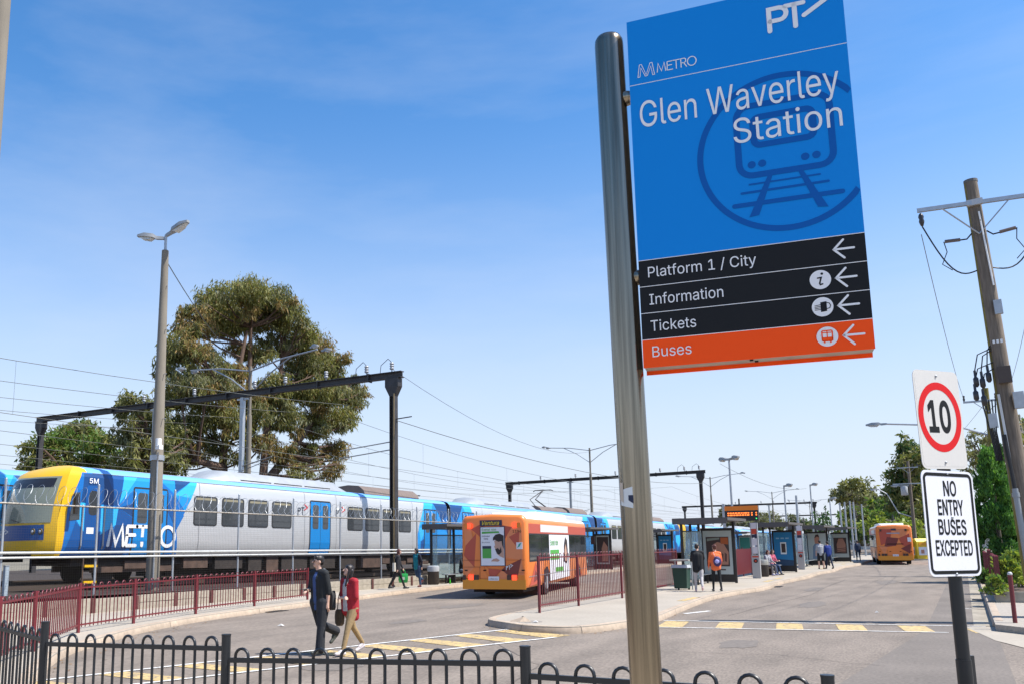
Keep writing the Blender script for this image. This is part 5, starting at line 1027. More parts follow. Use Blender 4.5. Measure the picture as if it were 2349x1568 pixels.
# electronic departure board
T = thing('departure_board', 'electronic departure board with orange top band above the nearest shelter', 'display board', (-9.85, 42.6, .15), R(0))
MB().b2((-.06, -.05, 0), (.06, .05, 3.62)).build('post', STEEL, T); brd = MB().b2((.07, -.10, 2.78), (1.62, .10, 3.50)).build('board', mat('display_black', (.012, .012, .014), .35), T)
MB().b2((.07, -.106, 3.28), (1.62, -.101, 3.50)).build('header_band', mat('display_orange', (.85, .22, .015), .5), brd)
LED = mat('led_orange', (1.0, .20, .03), .5, emit=1.1); rg = random.Random(3)
for r_ in range(2):
    x = .2
    while x < 1.15: w_ = rg.uniform(.05, .14); MB().b2((x, -.106, 3.13-.10*r_), (x+w_, -.101, 3.19-.10*r_)).build('led_segment', LED, brd); x += w_+.03
    for x in (1.3, 1.5): MB().b2((x, -.106, 3.13-.10*r_), (x+.06, -.101, 3.19-.10*r_)).build('led_segment', LED, brd)
MB().b2((1.50, -.106, 2.86), (1.55, -.101, 2.91)).build('status_lamp', mat('led_green', (.05, .8, .15), .5, emit=1.0), brd)
MB().b2((.72, -.03, 3.5), (.78, .03, 3.85)).build('antenna', SHF, T)
# bins
BG = mat('bin_green', (.008, .045, .030), .5); BB = mat('bin_brown', (.030, .022, .018), .6); BAG = mat('bin_liner', (.42, .44, .46), .35); CAPM = mat('bin_cap', (.45, .43, .38), .4, .5)
def bin_(loc, label, kind):
    T = thing('litter_bin', label, 'bin', loc, group='litter bins at the bus stops')
    if kind == 'green':
        MB().loft([[(-.24, -.24, .06), (.24, -.24, .06), (.24, .24, .06), (-.24, .24, .06)], [(-.28, -.28, .86), (.28, -.28, .86), (.28, .28, .86), (-.28, .28, .86)]]).build('bin_body', BG, T); MB().loft([[(-.32, -.32, .84), (.32, -.32, .84), (.32, .32, .84), (-.32, .32, .84)], [(-.29, -.29, .95), (.29, -.29, .95), (.29, .29, .95), (-.29, .29, .95)]]).build('bin_liner', BAG, T)
        MB().b2((-.34, .26, 0), (-.30, .32, 1.12)).b2((.30, .26, 0), (.34, .32, 1.12)).build('bin_frame', STEEL, T); MB().b2((-.36, -.30, 1.10), (.36, .34, 1.16)).build('bin_canopy', CAPM, T)
        for x in (-.2, .2): MB().cyl((x-.03, .2, .06), (x+.03, .2, .06), .06, seg=10).build('wheel', RUBBER, T)
    else:
        MB().lathe([(.24, 0), (.27, .05), (.27, .72), (.001, .73)], 18).build('bin_body', BB, T, 40); MB().lathe([(.275, .60), (.285, .74), (.27, .84), (.22, .86), (.001, .86)], 18).build('bin_liner' if kind == 'bag' else 'bin_cap', BAG if kind == 'bag' else CAPM, T, 40)
bin_((-9.42, 33.25, .15), 'square dark green bin at the end of the island fence', 'green'); bin_((-21.2, 34.0, .15), 'round dark bin with a white liner beside the railway-side shelter', 'bag'); bin_((-8.95, 46.5, .15), 'round brown bin with a silver cap beside the timetable pillar', 'cap')
# bench rail on the island, seat for the waiting pair, seat in the railway-side shelter
def bench(loc, rz, ln, label):
    T = thing('bench', label, 'bench', loc, rz)
    for k in range(3): MB().b2((-ln/2, -.22+.15*k, .40), (ln/2, -.10+.15*k, .44)).build('slat', mat('bench_slat', (.20, .15, .10), .7), T)
    for x in (-ln/2+.2, ln/2-.2): MB().b2((x-.03, -.2, 0), (x+.03, .2, .40)).build('leg', SHF, T)
bench((-9.05, 47.95, .15), R(90), 1.7, 'slatted bench under the two seated women'); bench((-21.15, 36.5, .15), R(90), 2.2, 'slatted bench inside the railway-side shelter')
tag(MB().lathe([(.035, 0), (.038, .02), (.038, .16), (.014, .22), (.016, .26), (.001, .262)], 10).build('bottle', mat('bottle_green', (.05, .42, .03), .2), None, 40, loc=(-20.75, 34.75, .155)), 'green drink bottle standing on the footpath by the shelter', 'bottle')
bl = bpy.data.objects['bottle']; MB().lathe([(.018, .255), (.018, .285), (.001, .286)], 8).build('bottle_cap', WHITE, bl)
# ================================================================== right hand planting bed
RB = onZ(2297.7, 1372.7, .15)
for k, (x, y, h) in enumerate(((.80, 31.3, 1.28), (.78, 32.1, 1.28), (.76, 32.9, 1.28), (.75, 33.7, 1.3), (.72, 36.2, 1.4), (.70, 41, 1.25), (.70, 42.5, 1.25), (.70, 44, 1.25))):
    T = thing('bollard', ('first', 'second', 'third', 'fourth', 'fifth', 'sixth', 'seventh', 'eighth')[k]+' maroon post of the row beside the conifer, counted from the nearest', 'bollard', (x, y, .15), group='maroon posts along the planting bed')
    MB().b2((-.055, -.055, 0), (.055, .055, h)).build('shaft', MAROON, T); MB().loft([[(-.06, -.06, h), (.06, -.06, h), (.06, .06, h), (-.06, .06, h)], [(-.02, -.02, h+.04), (.02, -.02, h+.04), (.02, .02, h+.04), (-.02, .02, h+.04)]]).build('cap', MAROON, T)
T = thing('bollard', 'single maroon post on the paving left of the power pole', 'bollard', (.80, 22.75, .15)); MB().cyl((0, 0, 0), (0, 0, 1.05), .045, seg=14).build('shaft', MAROON, T, 40); MB().ball((0, 0, 1.05), .05, 10).build('cap', mat('pale_cap', (.5, .5, .5), .4), T, True)
PW = thing('planter_wall', 'low concrete wall edging the garden bed behind the maroon posts', 'wall', (.62, 29.8, .15))
for k in range(7): MB().b2((.02, .05+k*1.2, 0), (.14, 1.22+k*1.2, .30)).build('plank', BLOCK, PW)
for k in range(4): MB().b2((.02+k*1.2, -.06, 0), (1.2+k*1.2, .05, .30)).build('plank', BLOCK, PW)
structure('garden_bed', MB().add([(.70, 29.9, .36), (9, 29.9, .36), (9, 110, .36), (.70, 110, .36)], [(0, 1, 2, 3)]), mat('bark_mulch', (.075, .05, .035), .95, var=.5, scale=9, bump=.6))
# far end: clothing bins, low pale building, parked cars
for k, (u, lab) in enumerate(((2098, 'yellow clothing donation bin with a poster right of the far bus'), (2121, 'yellow clothing donation bin cut off by the no entry plate'))):
    p_ = onZ(u, 1283, 0); T = thing('donation_bin', lab, 'donation bin', (p_.x, p_.y, 0), YAW, 'yellow donation bins'); YB = mat('donation_yellow', (.72, .50, .02), .5)
    MB().loft([[(-.6, 0, .1), (.55, 0, .1), (.55, 1.1, .1), (-.6, 1.1, .1)], [(-.6, 0, 1.7), (.55, 0, 1.7), (.55, 1.1, 1.7), (-.6, 1.1, 1.7)], [(-.6, .3, 2.0), (.55, .3, 2.0), (.55, 1.1, 2.0), (-.6, 1.1, 2.0)]]).build('bin_body', YB, T); MB().b2((-.4, -.03, 1.35), (.35, .0, 1.6)).build('chute', mat('chute_orange', (.75, .33, .02), .5), T); MB().b2((-.45, -.02, .45), (.3, .0, 1.2)).build('poster', ADW, T); MB().b2((-.25, -.03, .6), (.05, -.02, .95)).build('poster_print', P_SKIN, T)
p_ = onZ(2140, 1262, 0)
T = thing('low_building', 'low white-roofed building beyond the far bus', 'building', (p_.x-2, p_.y+30, 0), YAW); MB().b2((-12, 0, 0), (16, 8, 2.9)).build('wall', mat('pale_render', (.5, .48, .44), .8), T); MB().b2((-12.6, -1.2, 2.9), (16.6, 8.6, 3.5)).build('roof', mat('white_roof', (.75, .74, .72), .6), T)
for k in range(5): w_ = MB().b2((-10+4.6*k, -.03, .9), (-7.5+4.6*k, .02, 2.2)).build('window', TGLASS, T)
def car(loc, rz, col, label, src={}):
    T = thing('parked_car', label, 'car', loc, rz, 'cars in the far car park')
    bd = MB().loft([[(x, y, z) for x, z in ((-.85*e, .28), (.85*e, .28), (.88*e, .62), (.82*e, h), (-.82*e, h), (-.88*e, .62))] for y, e, h in ((-2.15, .88, .66), (-2.0, .97, .78), (-1.0, 1, .90), (1.2, 1, .93), (1.95, .97, .88), (2.1, .9, .75))]).build('body', mat('car_paint_'+col[0], col[1], .3, .2, coat=.5), T, 40)
    cb = MB().loft([[(-.78, -1.05, .9), (.78, -1.05, .9), (.78, 1.75, .9), (-.78, 1.75, .9)], [(-.60, -.35, 1.40), (.60, -.35, 1.40), (.60, 1.25, 1.40), (-.60, 1.25, 1.40)]]).build('cabin_glass', TGLASS, T); MB().b2((-.59, -.35, 1.395), (.59, 1.25, 1.43)).build('roof', MATS['car_paint_'+col[0]], T)
    for x in (-.8, .8):
        for y in (-1.35, 1.3): wh = MB().cyl((x-.1, y, .31), (x+.1, y, .31), .31, seg=14).build('wheel', RUBBER, T, 40)
    for x in (-.62, .62): MB().b2((x-.15, -2.14, .62), (x+.15, -2.05, .74)).build('headlight', LENS, T)
    return T
cols = [('white', (.72, .72, .72)), ('silver', (.42, .43, .44)), ('red', (.30, .03, .03)), ('dark', (.04, .045, .05)), ('white', (.72, .72, .72)), ('silver', (.42, .43, .44))]
spots = [(1962, 1258), (1975, 1254), (1966, 1250), (1980, 1248), (1970, 1246.5), (1990, 1246), (2112, 1254), (2125, 1252)]
for k, (u, v) in enumerate(spots):
    p_ = onZ(u, v, 0); d_ = (p_-CAM).length
    if d_ > 230: p_ = CAM+(p_-CAM)*(230/d_); p_.z = 0
    car((p_.x, p_.y, 0), YAW+R(20*(k % 2)), cols[k % 6], ('nearest ', 'second ', 'third ', 'fourth ', 'fifth ', 'sixth ', 'seventh ', 'eighth ')[k]+cols[k % 6][0]+' car of the far car park, counted from the shelters rightwards and back')
# ================================================================== people
def capsule(mb, a, b, ra, rb, seg=12):
    a, b = Vector(a), Vector(b); d = b-a
    if d.length < 1e-5: d = Vector((0, 0, 1e-4)); b = a+d
    d.normalize(); x = d.orthogonal().normalized(); y = d.cross(x); rings = []
    for k in range(1, 5): t = math.pi/2*(1-k/4); rings.append((a-d*ra*math.sin(t), ra*math.cos(t)))
    for k in range(0, 4): t = math.pi/2*(k/4); rings.append((b+d*rb*math.sin(t), rb*math.cos(t)))
    mb.loft([[c+x*(r_*math.cos(2*math.pi*j/seg))+y*(r_*math.sin(2*math.pi*j/seg)) for j in range(seg)] for c, r_ in rings])
class Fig:
    """a figure as tapered limbs and lumps, fused into one continuous skin; each piece carries its cloth or skin key"""
    def __init__(s): s.c = []; s.e = []
    def limb(s, a, b, ra, rb, k): s.c.append((Vector(a), Vector(b), ra, rb, k))
    def lump(s, c, r_, k): s.e.append((Vector(c), Vector(r_), k))
    def mesh(s, name, mats, vox, override=None, smooth=3):
        mb = MB()
        for a, b, ra, rb, k in s.c: capsule(mb, a, b, ra, rb)
        for c, r_, k in s.e: mb.ball(c, tuple(r_), 12)
        me = mb.mesh(name, []); o = bpy.data.objects.new('tmp_figure', me); COL.objects.link(o)
        m = o.modifiers.new('r', 'REMESH'); m.mode = 'VOXEL'; m.voxel_size = vox
        m2 = o.modifiers.new('s', 'SMOOTH'); m2.factor = .5; m2.iterations = smooth
        out = bpy.data.meshes.new_from_object(o.evaluated_get(bpy.context.evaluated_depsgraph_get())); bpy.data.objects.remove(o); out.name = name
        n = len(out.polygons); C_ = np.empty(n*3); out.polygons.foreach_get('center', C_); C_ = C_.reshape(-1, 3); best = np.full(n, 1e9); idx = np.zeros(n, int); keys = []
        def key(k):
            if k not in keys: keys.append(k)
            return keys.index(k)
        for a, b, ra, rb, k in s.c:
            A, D = np.array(a), np.array(b-a); L2 = max(D@D, 1e-9); t = np.clip(((C_-A)@D)/L2, 0, 1); d = np.linalg.norm(C_-A-t[:, None]*D, axis=1)-(ra+(rb-ra)*t); w_ = d < best; best[w_] = d[w_]; idx[w_] = key(k)
        for c, r_, k in s.e:
            q = (C_-np.array(c))/np.array(r_); d = (np.linalg.norm(q, axis=1)-1)*min(r_); w_ = d < best; best[w_] = d[w_]; idx[w_] = key(k)
        if override:
            for k, fn in override: w_ = fn(C_, idx, keys); idx[w_] = key(k)
        out.materials.clear()
        for k in keys: out.materials.append(mats[k])
        out.polygons.foreach_set('material_index', idx.astype(np.int32)); out.polygons.foreach_set('use_smooth', [True]*n); return out
SKIN = mat('skin', (.60, .365, .27), .5); SKIN2 = mat('skin_pale', (.56, .35, .27), .55)
def dirv(pitch, side=0.0): return Vector((math.sin(R(side)), -math.sin(R(pitch))*math.cos(R(side)), -math.cos(R(pitch))*math.cos(R(side))))
def person(label, loc, rz, H=1.7, top=(.02, .02, .02), bottom=(.03, .03, .04), shoe=(.05, .05, .05), hair=(.012, .009, .008), skin=SKIN, legs=((15, 8), (-12, 22)), arms=((10, 8, 20), (-10, 8, 20)), lean=4, head=(0, 0), hairstyle='short', sleeve='long', thick=1.0, vox=.014, hem=.50, flare=1.0, over=None, extra=None, mats_extra=None, seated=False, leg_r=1.0, glasses=False, group='people at the bus interchange'):
    """facing local -Y; legs: (hip pitch, knee bend[, side]) left,right; arms: (shoulder pitch, side, elbow bend[, inward]) left(+x),right(-x)"""
    T = thing('person', label, 'person', loc, rz, group); F_ = Fig(); h = H; k_ = 'top'
    M = {'top': mat('cloth_%d_%d_%d' % tuple(int(c*255) for c in top), top, .85, var=.15, scale=14, bump=.25, bscale=18), 'bottom': mat('cloth_%d_%d_%d' % tuple(int(c*255) for c in bottom), bottom, .85, var=.15, scale=14, bump=.25, bscale=16), 'shoe': mat('shoe_%d_%d_%d' % tuple(int(c*255) for c in shoe), shoe, .6), 'skin': skin, 'hair': mat('hair_%d' % int(hair[0]*1000), hair, .5, var=.2, scale=30)}
    if mats_extra: M.update(mats_extra)
    up = Vector((0, -math.sin(R(lean)), math.cos(R(lean)))); feet = []; L_ = []
    hipw = .055*h
    for i, s in enumerate((1, -1)):
        l = legs[i]; sd_ = l[2] if len(l) > 2 else 2; hp = Vector((s*hipw, 0, 0)); kn = hp+dirv(l[0], s*sd_)*(.245*h); an = kn+dirv(l[0]-l[1], s*sd_*.3)*(.245*h); L_.append((hp, kn, an, l)); feet.append(an.z)
    pz = -min(feet)+.05*h; P0 = Vector((0, 0, pz)); ch = P0+up*(.21*h); nk = P0+up*(.335*h); hd = nk+up*(.085*h)+Vector((0, -.012*h, 0))
    tr = thick
    for hp, kn, an, l in L_:
        hp, kn, an = hp+P0, kn+P0, an+P0; F_.limb(hp, kn, .056*h*tr*leg_r, .037*h*leg_r, 'bottom'); F_.limb(kn, an+Vector((0, 0, .012*h)), .036*h*leg_r, .027*h*leg_r*flare, 'bottom' if not (mats_extra and 'shorts' in mats_extra) else 'skin')
        if mats_extra and 'shorts' in mats_extra: F_.limb(hp, kn.lerp(hp, .18), .062*h, .056*h, 'bottom')
        ft = dirv(0); pitch = l[0]-l[1]; a_ = R(min(0, pitch*.75) if an.z > min(feet)+pz+.03 else 0); toe = an+Vector((0, -math.cos(a_)*.105*h, math.sin(a_)*.105*h-.022*h)); heel = an+Vector((0, .018*h, -.026*h)); F_.limb(heel, toe, .022*h, .019*h, 'shoe'); F_.limb(an, an.lerp(toe, .5), .024*h, .022*h, 'shoe')
    F_.limb(P0+Vector((hipw*.7, 0, .02*h)), P0+Vector((-hipw*.7, 0, .02*h)), .058*h*tr, .058*h*tr, 'bottom')
    lo = P0-up*((.03 if hem >= .5 else .09)*h)
    for s in (1, -1): F_.limb(lo.lerp(P0, .3)+Vector((s*.038*h*tr, 0, 0)), ch+Vector((s*.048*h, 0, .03*h)), .062*h*tr, .060*h*tr, k_)
    F_.limb(P0+up*(.02*h), ch+up*(.03*h), .068*h*tr, .070*h*tr, k_); sh = []
    for i, s in enumerate((1, -1)):
        S = nk-up*(.035*h)+Vector((s*.098*h, 0, 0)); F_.limb(nk-up*(.02*h), S, .040*h, .038*h*tr, k_); a = arms[i]; el = S+dirv(a[0], s*a[1])*(.172*h); inn = a[3] if len(a) > 3 else 0; fo = dirv(a[0]+a[2], -s*inn); wr = el+fo*(.145*h); F_.limb(S, el, .036*h*tr, .029*h*tr, k_); fk = k_ if sleeve == 'long' else 'skin'
        if sleeve == 'short': F_.limb(S.lerp(el, .8), el, .024*h, .023*h, 'skin')
        if sleeve == 'roll': F_.limb(el, el.lerp(wr, .25), .030*h*tr, .028*h, k_)
        F_.limb(el, wr, .026*h if fk == k_ else .022*h, .019*h if fk == k_ else .015*h, fk)
        # hand: palm, four fingers, thumb
        sid = Vector((0, 0, 1)).cross(fo); sid = sid.normalized() if sid.length > .1 else Vector((1, 0, 0)); pal = wr+fo*(.028*h); F_.limb(wr, pal+fo*.012*h, .016*h, .018*h, 'skin'); crl = fo.cross(sid).normalized()*(-1)
        for j, (off, ln) in enumerate(((-.016, .036), (-.0055, .042), (.0055, .040), (.016, .031))):
            b = pal+fo*(.018*h)+sid*(off*h); m_ = b+fo*(ln*h*.55)+crl*(.006*h); F_.limb(b, m_, .0062*h, .0058*h, 'skin'); F_.limb(m_, m_+fo*(ln*h*.3)+crl*(.014*h), .0058*h, .005*h, 'skin')
        tb = pal-fo*.008*h-sid*(s*.016*h); F_.limb(tb, tb+fo*(.02*h)-sid*(s*.016*h)+crl*.006*h, .0068*h, .006*h, 'skin'); sh.append((S, el, wr, pal))
    F_.limb(nk-up*(.015*h), hd-up*(.02*h), .030*h, .030*h, 'skin')
    yaw, nod = R(head[0]), R(head[1]); hm = Matrix.Rotation(yaw, 3, 'Z') @ Matrix.Rotation(-nod, 3, 'X')
    hx = lambda x, y, z: hd+hm @ Vector((x*h, y*h, z*h))
    F_.lump(hx(0, .004, .014), (.044*h, .053*h, .052*h), 'skin'); F_.limb(hx(0, -.010, -.012), hx(0, -.024, -.036), .036*h, .022*h, 'skin'); F_.limb(hx(0, -.050, .010), hx(0, -.061, -.008), .006*h, .0085*h, 'skin')
    for s in (1, -1): F_.lump(hx(s*.045, .006, .002), (.007*h, .012*h, .018*h), 'skin'); 
    if extra: extra(F_, dict(P0=P0, ch=ch, nk=nk, hd=hd, up=up, sh=sh, h=h, hx=hx))
    body = link('body', F_.mesh('body', M, vox, over), T)
    # hair as a piece of its own
    Hf = Fig()
    Hf.lump(hx(0, .010, .031), (.0495*h, .057*h, .050*h), 'hair'); Hf.lump(hx(0, .030, .004), (.044*h, .036*h, .042*h), 'hair')
    if hairstyle == 'short': Hf.limb(hx(-.025, -.030, .052), hx(.025, -.030, .052), .016*h, .016*h, 'hair')
    if hairstyle in ('long', 'mid'):
        ln = .20 if hairstyle == 'long' else .08
        for x in (-.034, -.012, .012, .034): Hf.limb(hx(x, .034, .01), hx(x*1.25, .046, -ln), .022*h, .013*h, 'hair')
        for s in (1, -1): Hf.limb(hx(s*.040, .0, .03), hx(s*.050, -.006, -ln*.85), .014*h, .012*h, 'hair')
        Hf.limb(hx(-.02, -.028, .052), hx(.03, -.02, .05), .013*h, .015*h, 'hair')
    if hairstyle == 'bun': Hf.lump(hx(0, .055, .045), (.024*h, .024*h, .024*h), 'hair')
    if hairstyle == 'tail': Hf.limb(hx(0, .055, .03), hx(0, .07, -.10), .020*h, .010*h, 'hair')
    link('hair', Hf.mesh('hair', {'hair': M['hair']}, max(.010, vox)), T)
    if vox < .012:
        for s in (1, -1): MB().ball(hx(s*.018, -.046, .004), (.0065*h, .004*h, .0045*h), 8).build('eye', mat('eye_dark', (.012, .009, .008), .3), T, True); MB().tube([hx(s*.010, -.050, .017), hx(s*.028, -.044, .017)], .0028*h, 5).build('eyebrow', M['hair'], T)
        MB().tube([hx(-.013, -.046, -.029), hx(0, -.0485, -.030), hx(.013, -.046, -.029)], .0032*h, 5).build('mouth', mat('lips', (.30, .10, .09), .5), T)
    if glasses:
        for s in (1, -1): MB().tube([hx(s*.020+.013*math.cos(2*math.pi*j/12), -.053, .004+.009*math.sin(2*math.pi*j/12)) for j in range(12)], .0015*h, 4, closed=True).build('spectacle_rim', BLACK, T); MB().tube([hx(s*.033, -.053, .006), hx(s*.045, .005, .008)], .0015*h, 4).build('spectacle_arm', BLACK, T)
    inv = lambda p: T.matrix_basis @ p
    T['h'] = H; del T['h']
    return T, dict(P0=P0, ch=ch, nk=nk, hd=hd, up=up, sh=sh, h=h, W=lambda p: Matrix.Translation(Vector(loc)) @ Matrix.Rotation(rz, 4, 'Z') @ Vector(p))
BLUE_SHIRT = mat('shirt_blue', (.035, .07, .20), .8, var=.1, scale=20); GREY_HOOD = mat('hood_lining', (.10, .105, .11), .8); GREENSOLE = mat('shoe_green', (.25, .42, .08), .6); WHITEPR = mat('blouse_grey', (.42, .42, .44), .8, var=.2, scale=30)
# --- walking pair on the crossing
mp = onZ(733, 1500, 0)
def hoodie(F_, q):
    h, nk = q['h'], q['nk']; F_.limb(nk+Vector((.055*h, .035*h, -.03*h)), nk+Vector((-.055*h, .035*h, -.03*h)), .030*h, .030*h, 'top'); F_.limb(nk+Vector((.045*h, .03*h, .0)), nk+Vector((.05*h, -.02*h, -.04*h)), .020*h, .014*h, 'lining'); F_.limb(nk+Vector((-.045*h, .03*h, .0)), nk+Vector((-.05*h, -.02*h, -.04*h)), .020*h, .014*h, 'lining')
def front_strip(C_, idx, keys): return (np.isin(idx, [keys.index(k) for k in ('top',) if k in keys])) & (C_[:, 1] < -.055) & (np.abs(C_[:, 0]) < .042) & (C_[:, 2] > .80) & (C_[:, 2] < 1.50)
man, mi = person('man in black hooded jacket over a blue shirt walking with a phone in hand', (mp.x, mp.y, .012), R(-10), 1.76, (.012, .014, .016), (.018, .020, .026), (.05, .055, .045), skin=SKIN, legs=((8, 4), (-14, 52)), arms=((-8, 10, 12), (4, 10, 84, 34)), lean=3, head=(-24, 6), sleeve='roll', vox=.0085, hem=.4, flare=1.5, leg_r=1.25, thick=1.12, over=[('shirt', front_strip)], extra=hoodie, mats_extra={'shirt': BLUE_SHIRT, 'lining': GREY_HOOD}, glasses=True, group='couple walking across the crossing')
ph = mi['W'](mi['sh'][1][3]+Vector((.03, -.04, .03)))
T = thing('mobile_phone', 'small phone held in the hand of the man in black jacket', 'phone', ph, R(-28)); MB().b2((-.036, -.07, -.004), (.036, .07, .004)).build('case', BLACK, T); MB().b2((-.032, -.064, .004), (.032, .064, .006)).build('screen', mat('phone_screen', (.25, .3, .3), .15), T)
wp = onZ(803, 1500, 0)
def cardigan(F_, q):
    h, P0 = q['h'], q['P0']; F_.limb(P0+Vector((.05*h, .02*h, -.02*h)), P0+Vector((.055*h, .03*h, -.10*h)), .055*h, .045*h, 'top'); F_.limb(P0+Vector((-.05*h, .02*h, -.02*h)), P0+Vector((-.055*h, .02*h, -.07*h)), .05*h, .035*h, 'top'); F_.limb(P0+Vector((.03*h, .04*h, 0)), P0+Vector((-.02*h, .045*h, -.08*h)), .05*h, .045*h, 'top')
def front_strip2(C_, idx, keys): return (np.isin(idx, [keys.index('top')])) & (C_[:, 1] < -.05) & (np.abs(C_[:, 0]+.01) < .062) & (C_[:, 2] > .78) & (C_[:, 2] < 1.36)
wom, wi = person('woman in red cardigan and tan trousers with long dark hair beside the man', (wp.x, wp.y, .012), R(-12), 1.62, (.34, .012, .022), (.30, .205, .10), (.55, .50, .50), hair=(.014, .009, .008), skin=SKIN2, legs=((22, 6), (-24, 12)), arms=((2, 8, 80, 62), (0, 8, 86, 62)), lean=3, head=(-22, 14), hairstyle='long', vox=.0085, hem=.5, leg_r=.98, thick=1.2, over=[('shirt', front_strip2)], extra=cardigan, mats_extra={'shirt': WHITEPR}, group='couple walking across the crossing')
hb = mi['W'](Vector((.28, .02, .78)))
T = thing('handbag', 'brown rounded handbag hanging between the walking couple', 'bag', wi['W'](Vector((-.235, -.06, .66))), R(-20)); MB().loft([[(x*.11, y*.045, z) for x, y in ((-1, -.6), (-.5, -1), (.5, -1), (1, -.6), (1, .6), (.5, 1), (-.5, 1), (-1, .6))] if False else [(w_*x, .05*y, z) for x, y in ((-1, -.6), (-.5, -1), (.5, -1), (1, -.6), (1, .6), (.5, 1), (-.5, 1), (-1, .6))] for z, w_ in ((-.16, .05), (-.12, .11), (0, .13), (.10, .11), (.14, .07))]).build('bag_body', mat('bag_brown', (.075, .052, .030), .6, var=.25, scale=20), T, 40); MB().tube([(-.08, 0, .1), (-.05, 0, .34), (0, 0, .46), (.05, 0, .34), (.08, 0, .1)], .010, 6).build('strap', mat('strap_brown', (.04, .02, .015), .6), T)
T = thing('shoulder_bag', 'black bag hanging at the side of the man in black jacket', 'bag', mi['W'](Vector((.22, .10, 1.0))), R(-20)); MB().loft([[(w_*x, .06*y, z) for x, y in ((-1, -.6), (-.5, -1), (.5, -1), (1, -.6), (1, .6), (.5, 1), (-.5, 1), (-1, .6))] for z, w_ in ((-.20, .04), (-.16, .08), (.06, .085), (.15, .03))]).build('bag_body', mat('bag_black', (.012, .012, .013), .7), T, 40); MB().tube([(-.05, 0, .14), (-.08, 0, .3), (-.10, 0, .44)], .012, 6).build('strap', BLACK, T)
# --- people by the railway fence
q = onZ(918, 1350, .15); wb, wbi = person('woman in dark coat with reddish hair carrying a green shopping bag', (-20.55, 30.1, .15), R(118), 1.66, (.014, .015, .020), (.012, .012, .015), hair=(.075, .020, .015), skin=SKIN2, legs=((22, 4), (-20, 10)), arms=((14, 6, 10), (-6, 6, 8)), hairstyle='mid', hem=.4, thick=1.05, vox=.013)
gb = wbi['W'](wbi['sh'][0][3]+Vector((0, 0, -.33))); T = thing('shopping_bag', 'bright green shopping bag held by the woman in dark coat', 'bag', gb, R(30)); MB().loft([[(w_*x, d_*y, z) for x, y in ((-1, -1), (1, -1), (1, 1), (-1, 1))] for z, w_, d_ in ((-.22, .16, .10), (-.1, .20, .12), (.10, .19, .10), (.16, .17, .08))]).build('bag_body', mat('bag_green', (.02, .36, .07), .5, var=.2, scale=9), T); MB().tube([(-.10, 0, .14), (-.06, 0, .28), (0, 0, .33), (.06, 0, .28), (.10, 0, .14)], .014, 6).build('handle', MATS['bag_green'], T); MB().b2((-.06, -.128, -.10), (.07, -.118, .02)).build('bag_print', mat('bag_print_pale', (.55, .65, .5), .6), T)
T = thing('tote_bag', 'pale tote bag behind the woman in dark coat', 'bag', wbi['W'](Vector((-.22, .10, .92))), R(100)); MB().b2((-.12, -.045, -.18), (.12, .045, .18)).build('bag_body', mat('bag_cream', (.55, .53, .46), .7), T); MB().tube([(-.07, 0, .17), (-.04, 0, .42), (.04, 0, .42), (.07, 0, .17)], .012, 6).build('strap', BLACK, T)
person('woman in teal top and jeans with dark cardigan walking towards the camera', (-20.6, 31.7, .15), R(-8), 1.64, (.006, .185, .235), (.025, .055, .12), (.10, .02, .02), legs=((-4, 4), (-16, 46)), arms=((-16, 16, 18), (-14, 10, 10)), head=(-30, 0), hairstyle='mid', thick=1.1, vox=.013, leg_r=1.08, over=[('cardigan', lambda C_, idx, keys: np.isin(idx, [keys.index('top')]) & ((np.abs(C_[:, 0]) > .13) | (C_[:, 1] > .02)))], mats_extra={'cardigan': mat('cardigan_navy', (.012, .014, .026), .85)})
person('man in dark clothes and cap seated on the bench inside the railway-side shelter', (-21.05, 36.4, .165), R(70), 1.74, (.010, .012, .016), (.07, .09, .13), legs=((86, 84, 8), (84, 80, 10)), arms=((30, 6, 60, 20), (34, 6, 70, 20)), lean=14, head=(0, 10), vox=.015, hair=(.012, .012, .016))
# --- island
person('person in black jacket and pale grey trousers seen from behind near the green bin', (-8.50, 32.2, .15), R(196), 1.70, (.010, .011, .013), (.42, .40, .40), (.55, .36, .38), hair=(.022, .014, .010), legs=((6, 4), (-16, 26)), arms=((16, 10, 60, 20), (40, 8, 110, 20)), head=(-22, 0), hairstyle='short', hem=.4, thick=1.22, vox=.013, leg_r=.98)
op, oi = person('person in bright orange hooded jacket and black leggings seen from behind', (-7.92, 32.5, .15), R(208), 1.66, (.85, .17, .05), (.010, .010, .012), (.03, .03, .035), hair=(.10, .030, .018), legs=((8, 3), (-8, 10)), arms=((4, 12, 24), (8, 12, 30)), hairstyle='bun', thick=1.08, vox=.013, leg_r=.86)
T = thing('backpack', 'small blue drawstring backpack on the orange jacket', 'bag', oi['W'](oi['ch']+Vector((-.03, .16, -.14))), R(208)); MB().ball((0, 0, 0), (.15, .07, .19), 12).build('bag_body', mat('bag_indigo', (.035, .025, .11), .6, var=.5, scale=12), T, True); MB().tube([(.06, -.02, .16), (.10, -.06, .30), (.08, -.16, .34)], .010, 5).build('strap', mat('strap_white', (.6, .58, .58), .6), T); MB().ball((.02, .045, .0), (.09, .035, .09), 10).build('bag_patch', mat('bag_lilac', (.40, .38, .70), .6), T, True)
person('seated woman in grey top with reddish hair at the left of the bench', (-8.95, 47.55, .165), R(62), 1.62, (.30, .30, .33), (.12, .11, .12), (.30, .32, .50), hair=(.10, .035, .02), skin=SKIN2, legs=((84, 82, 6), (82, 78, 6)), arms=((20, 6, 50, 15), (22, 6, 50, 15)), lean=8, hairstyle='mid', vox=.016, thick=1.1)
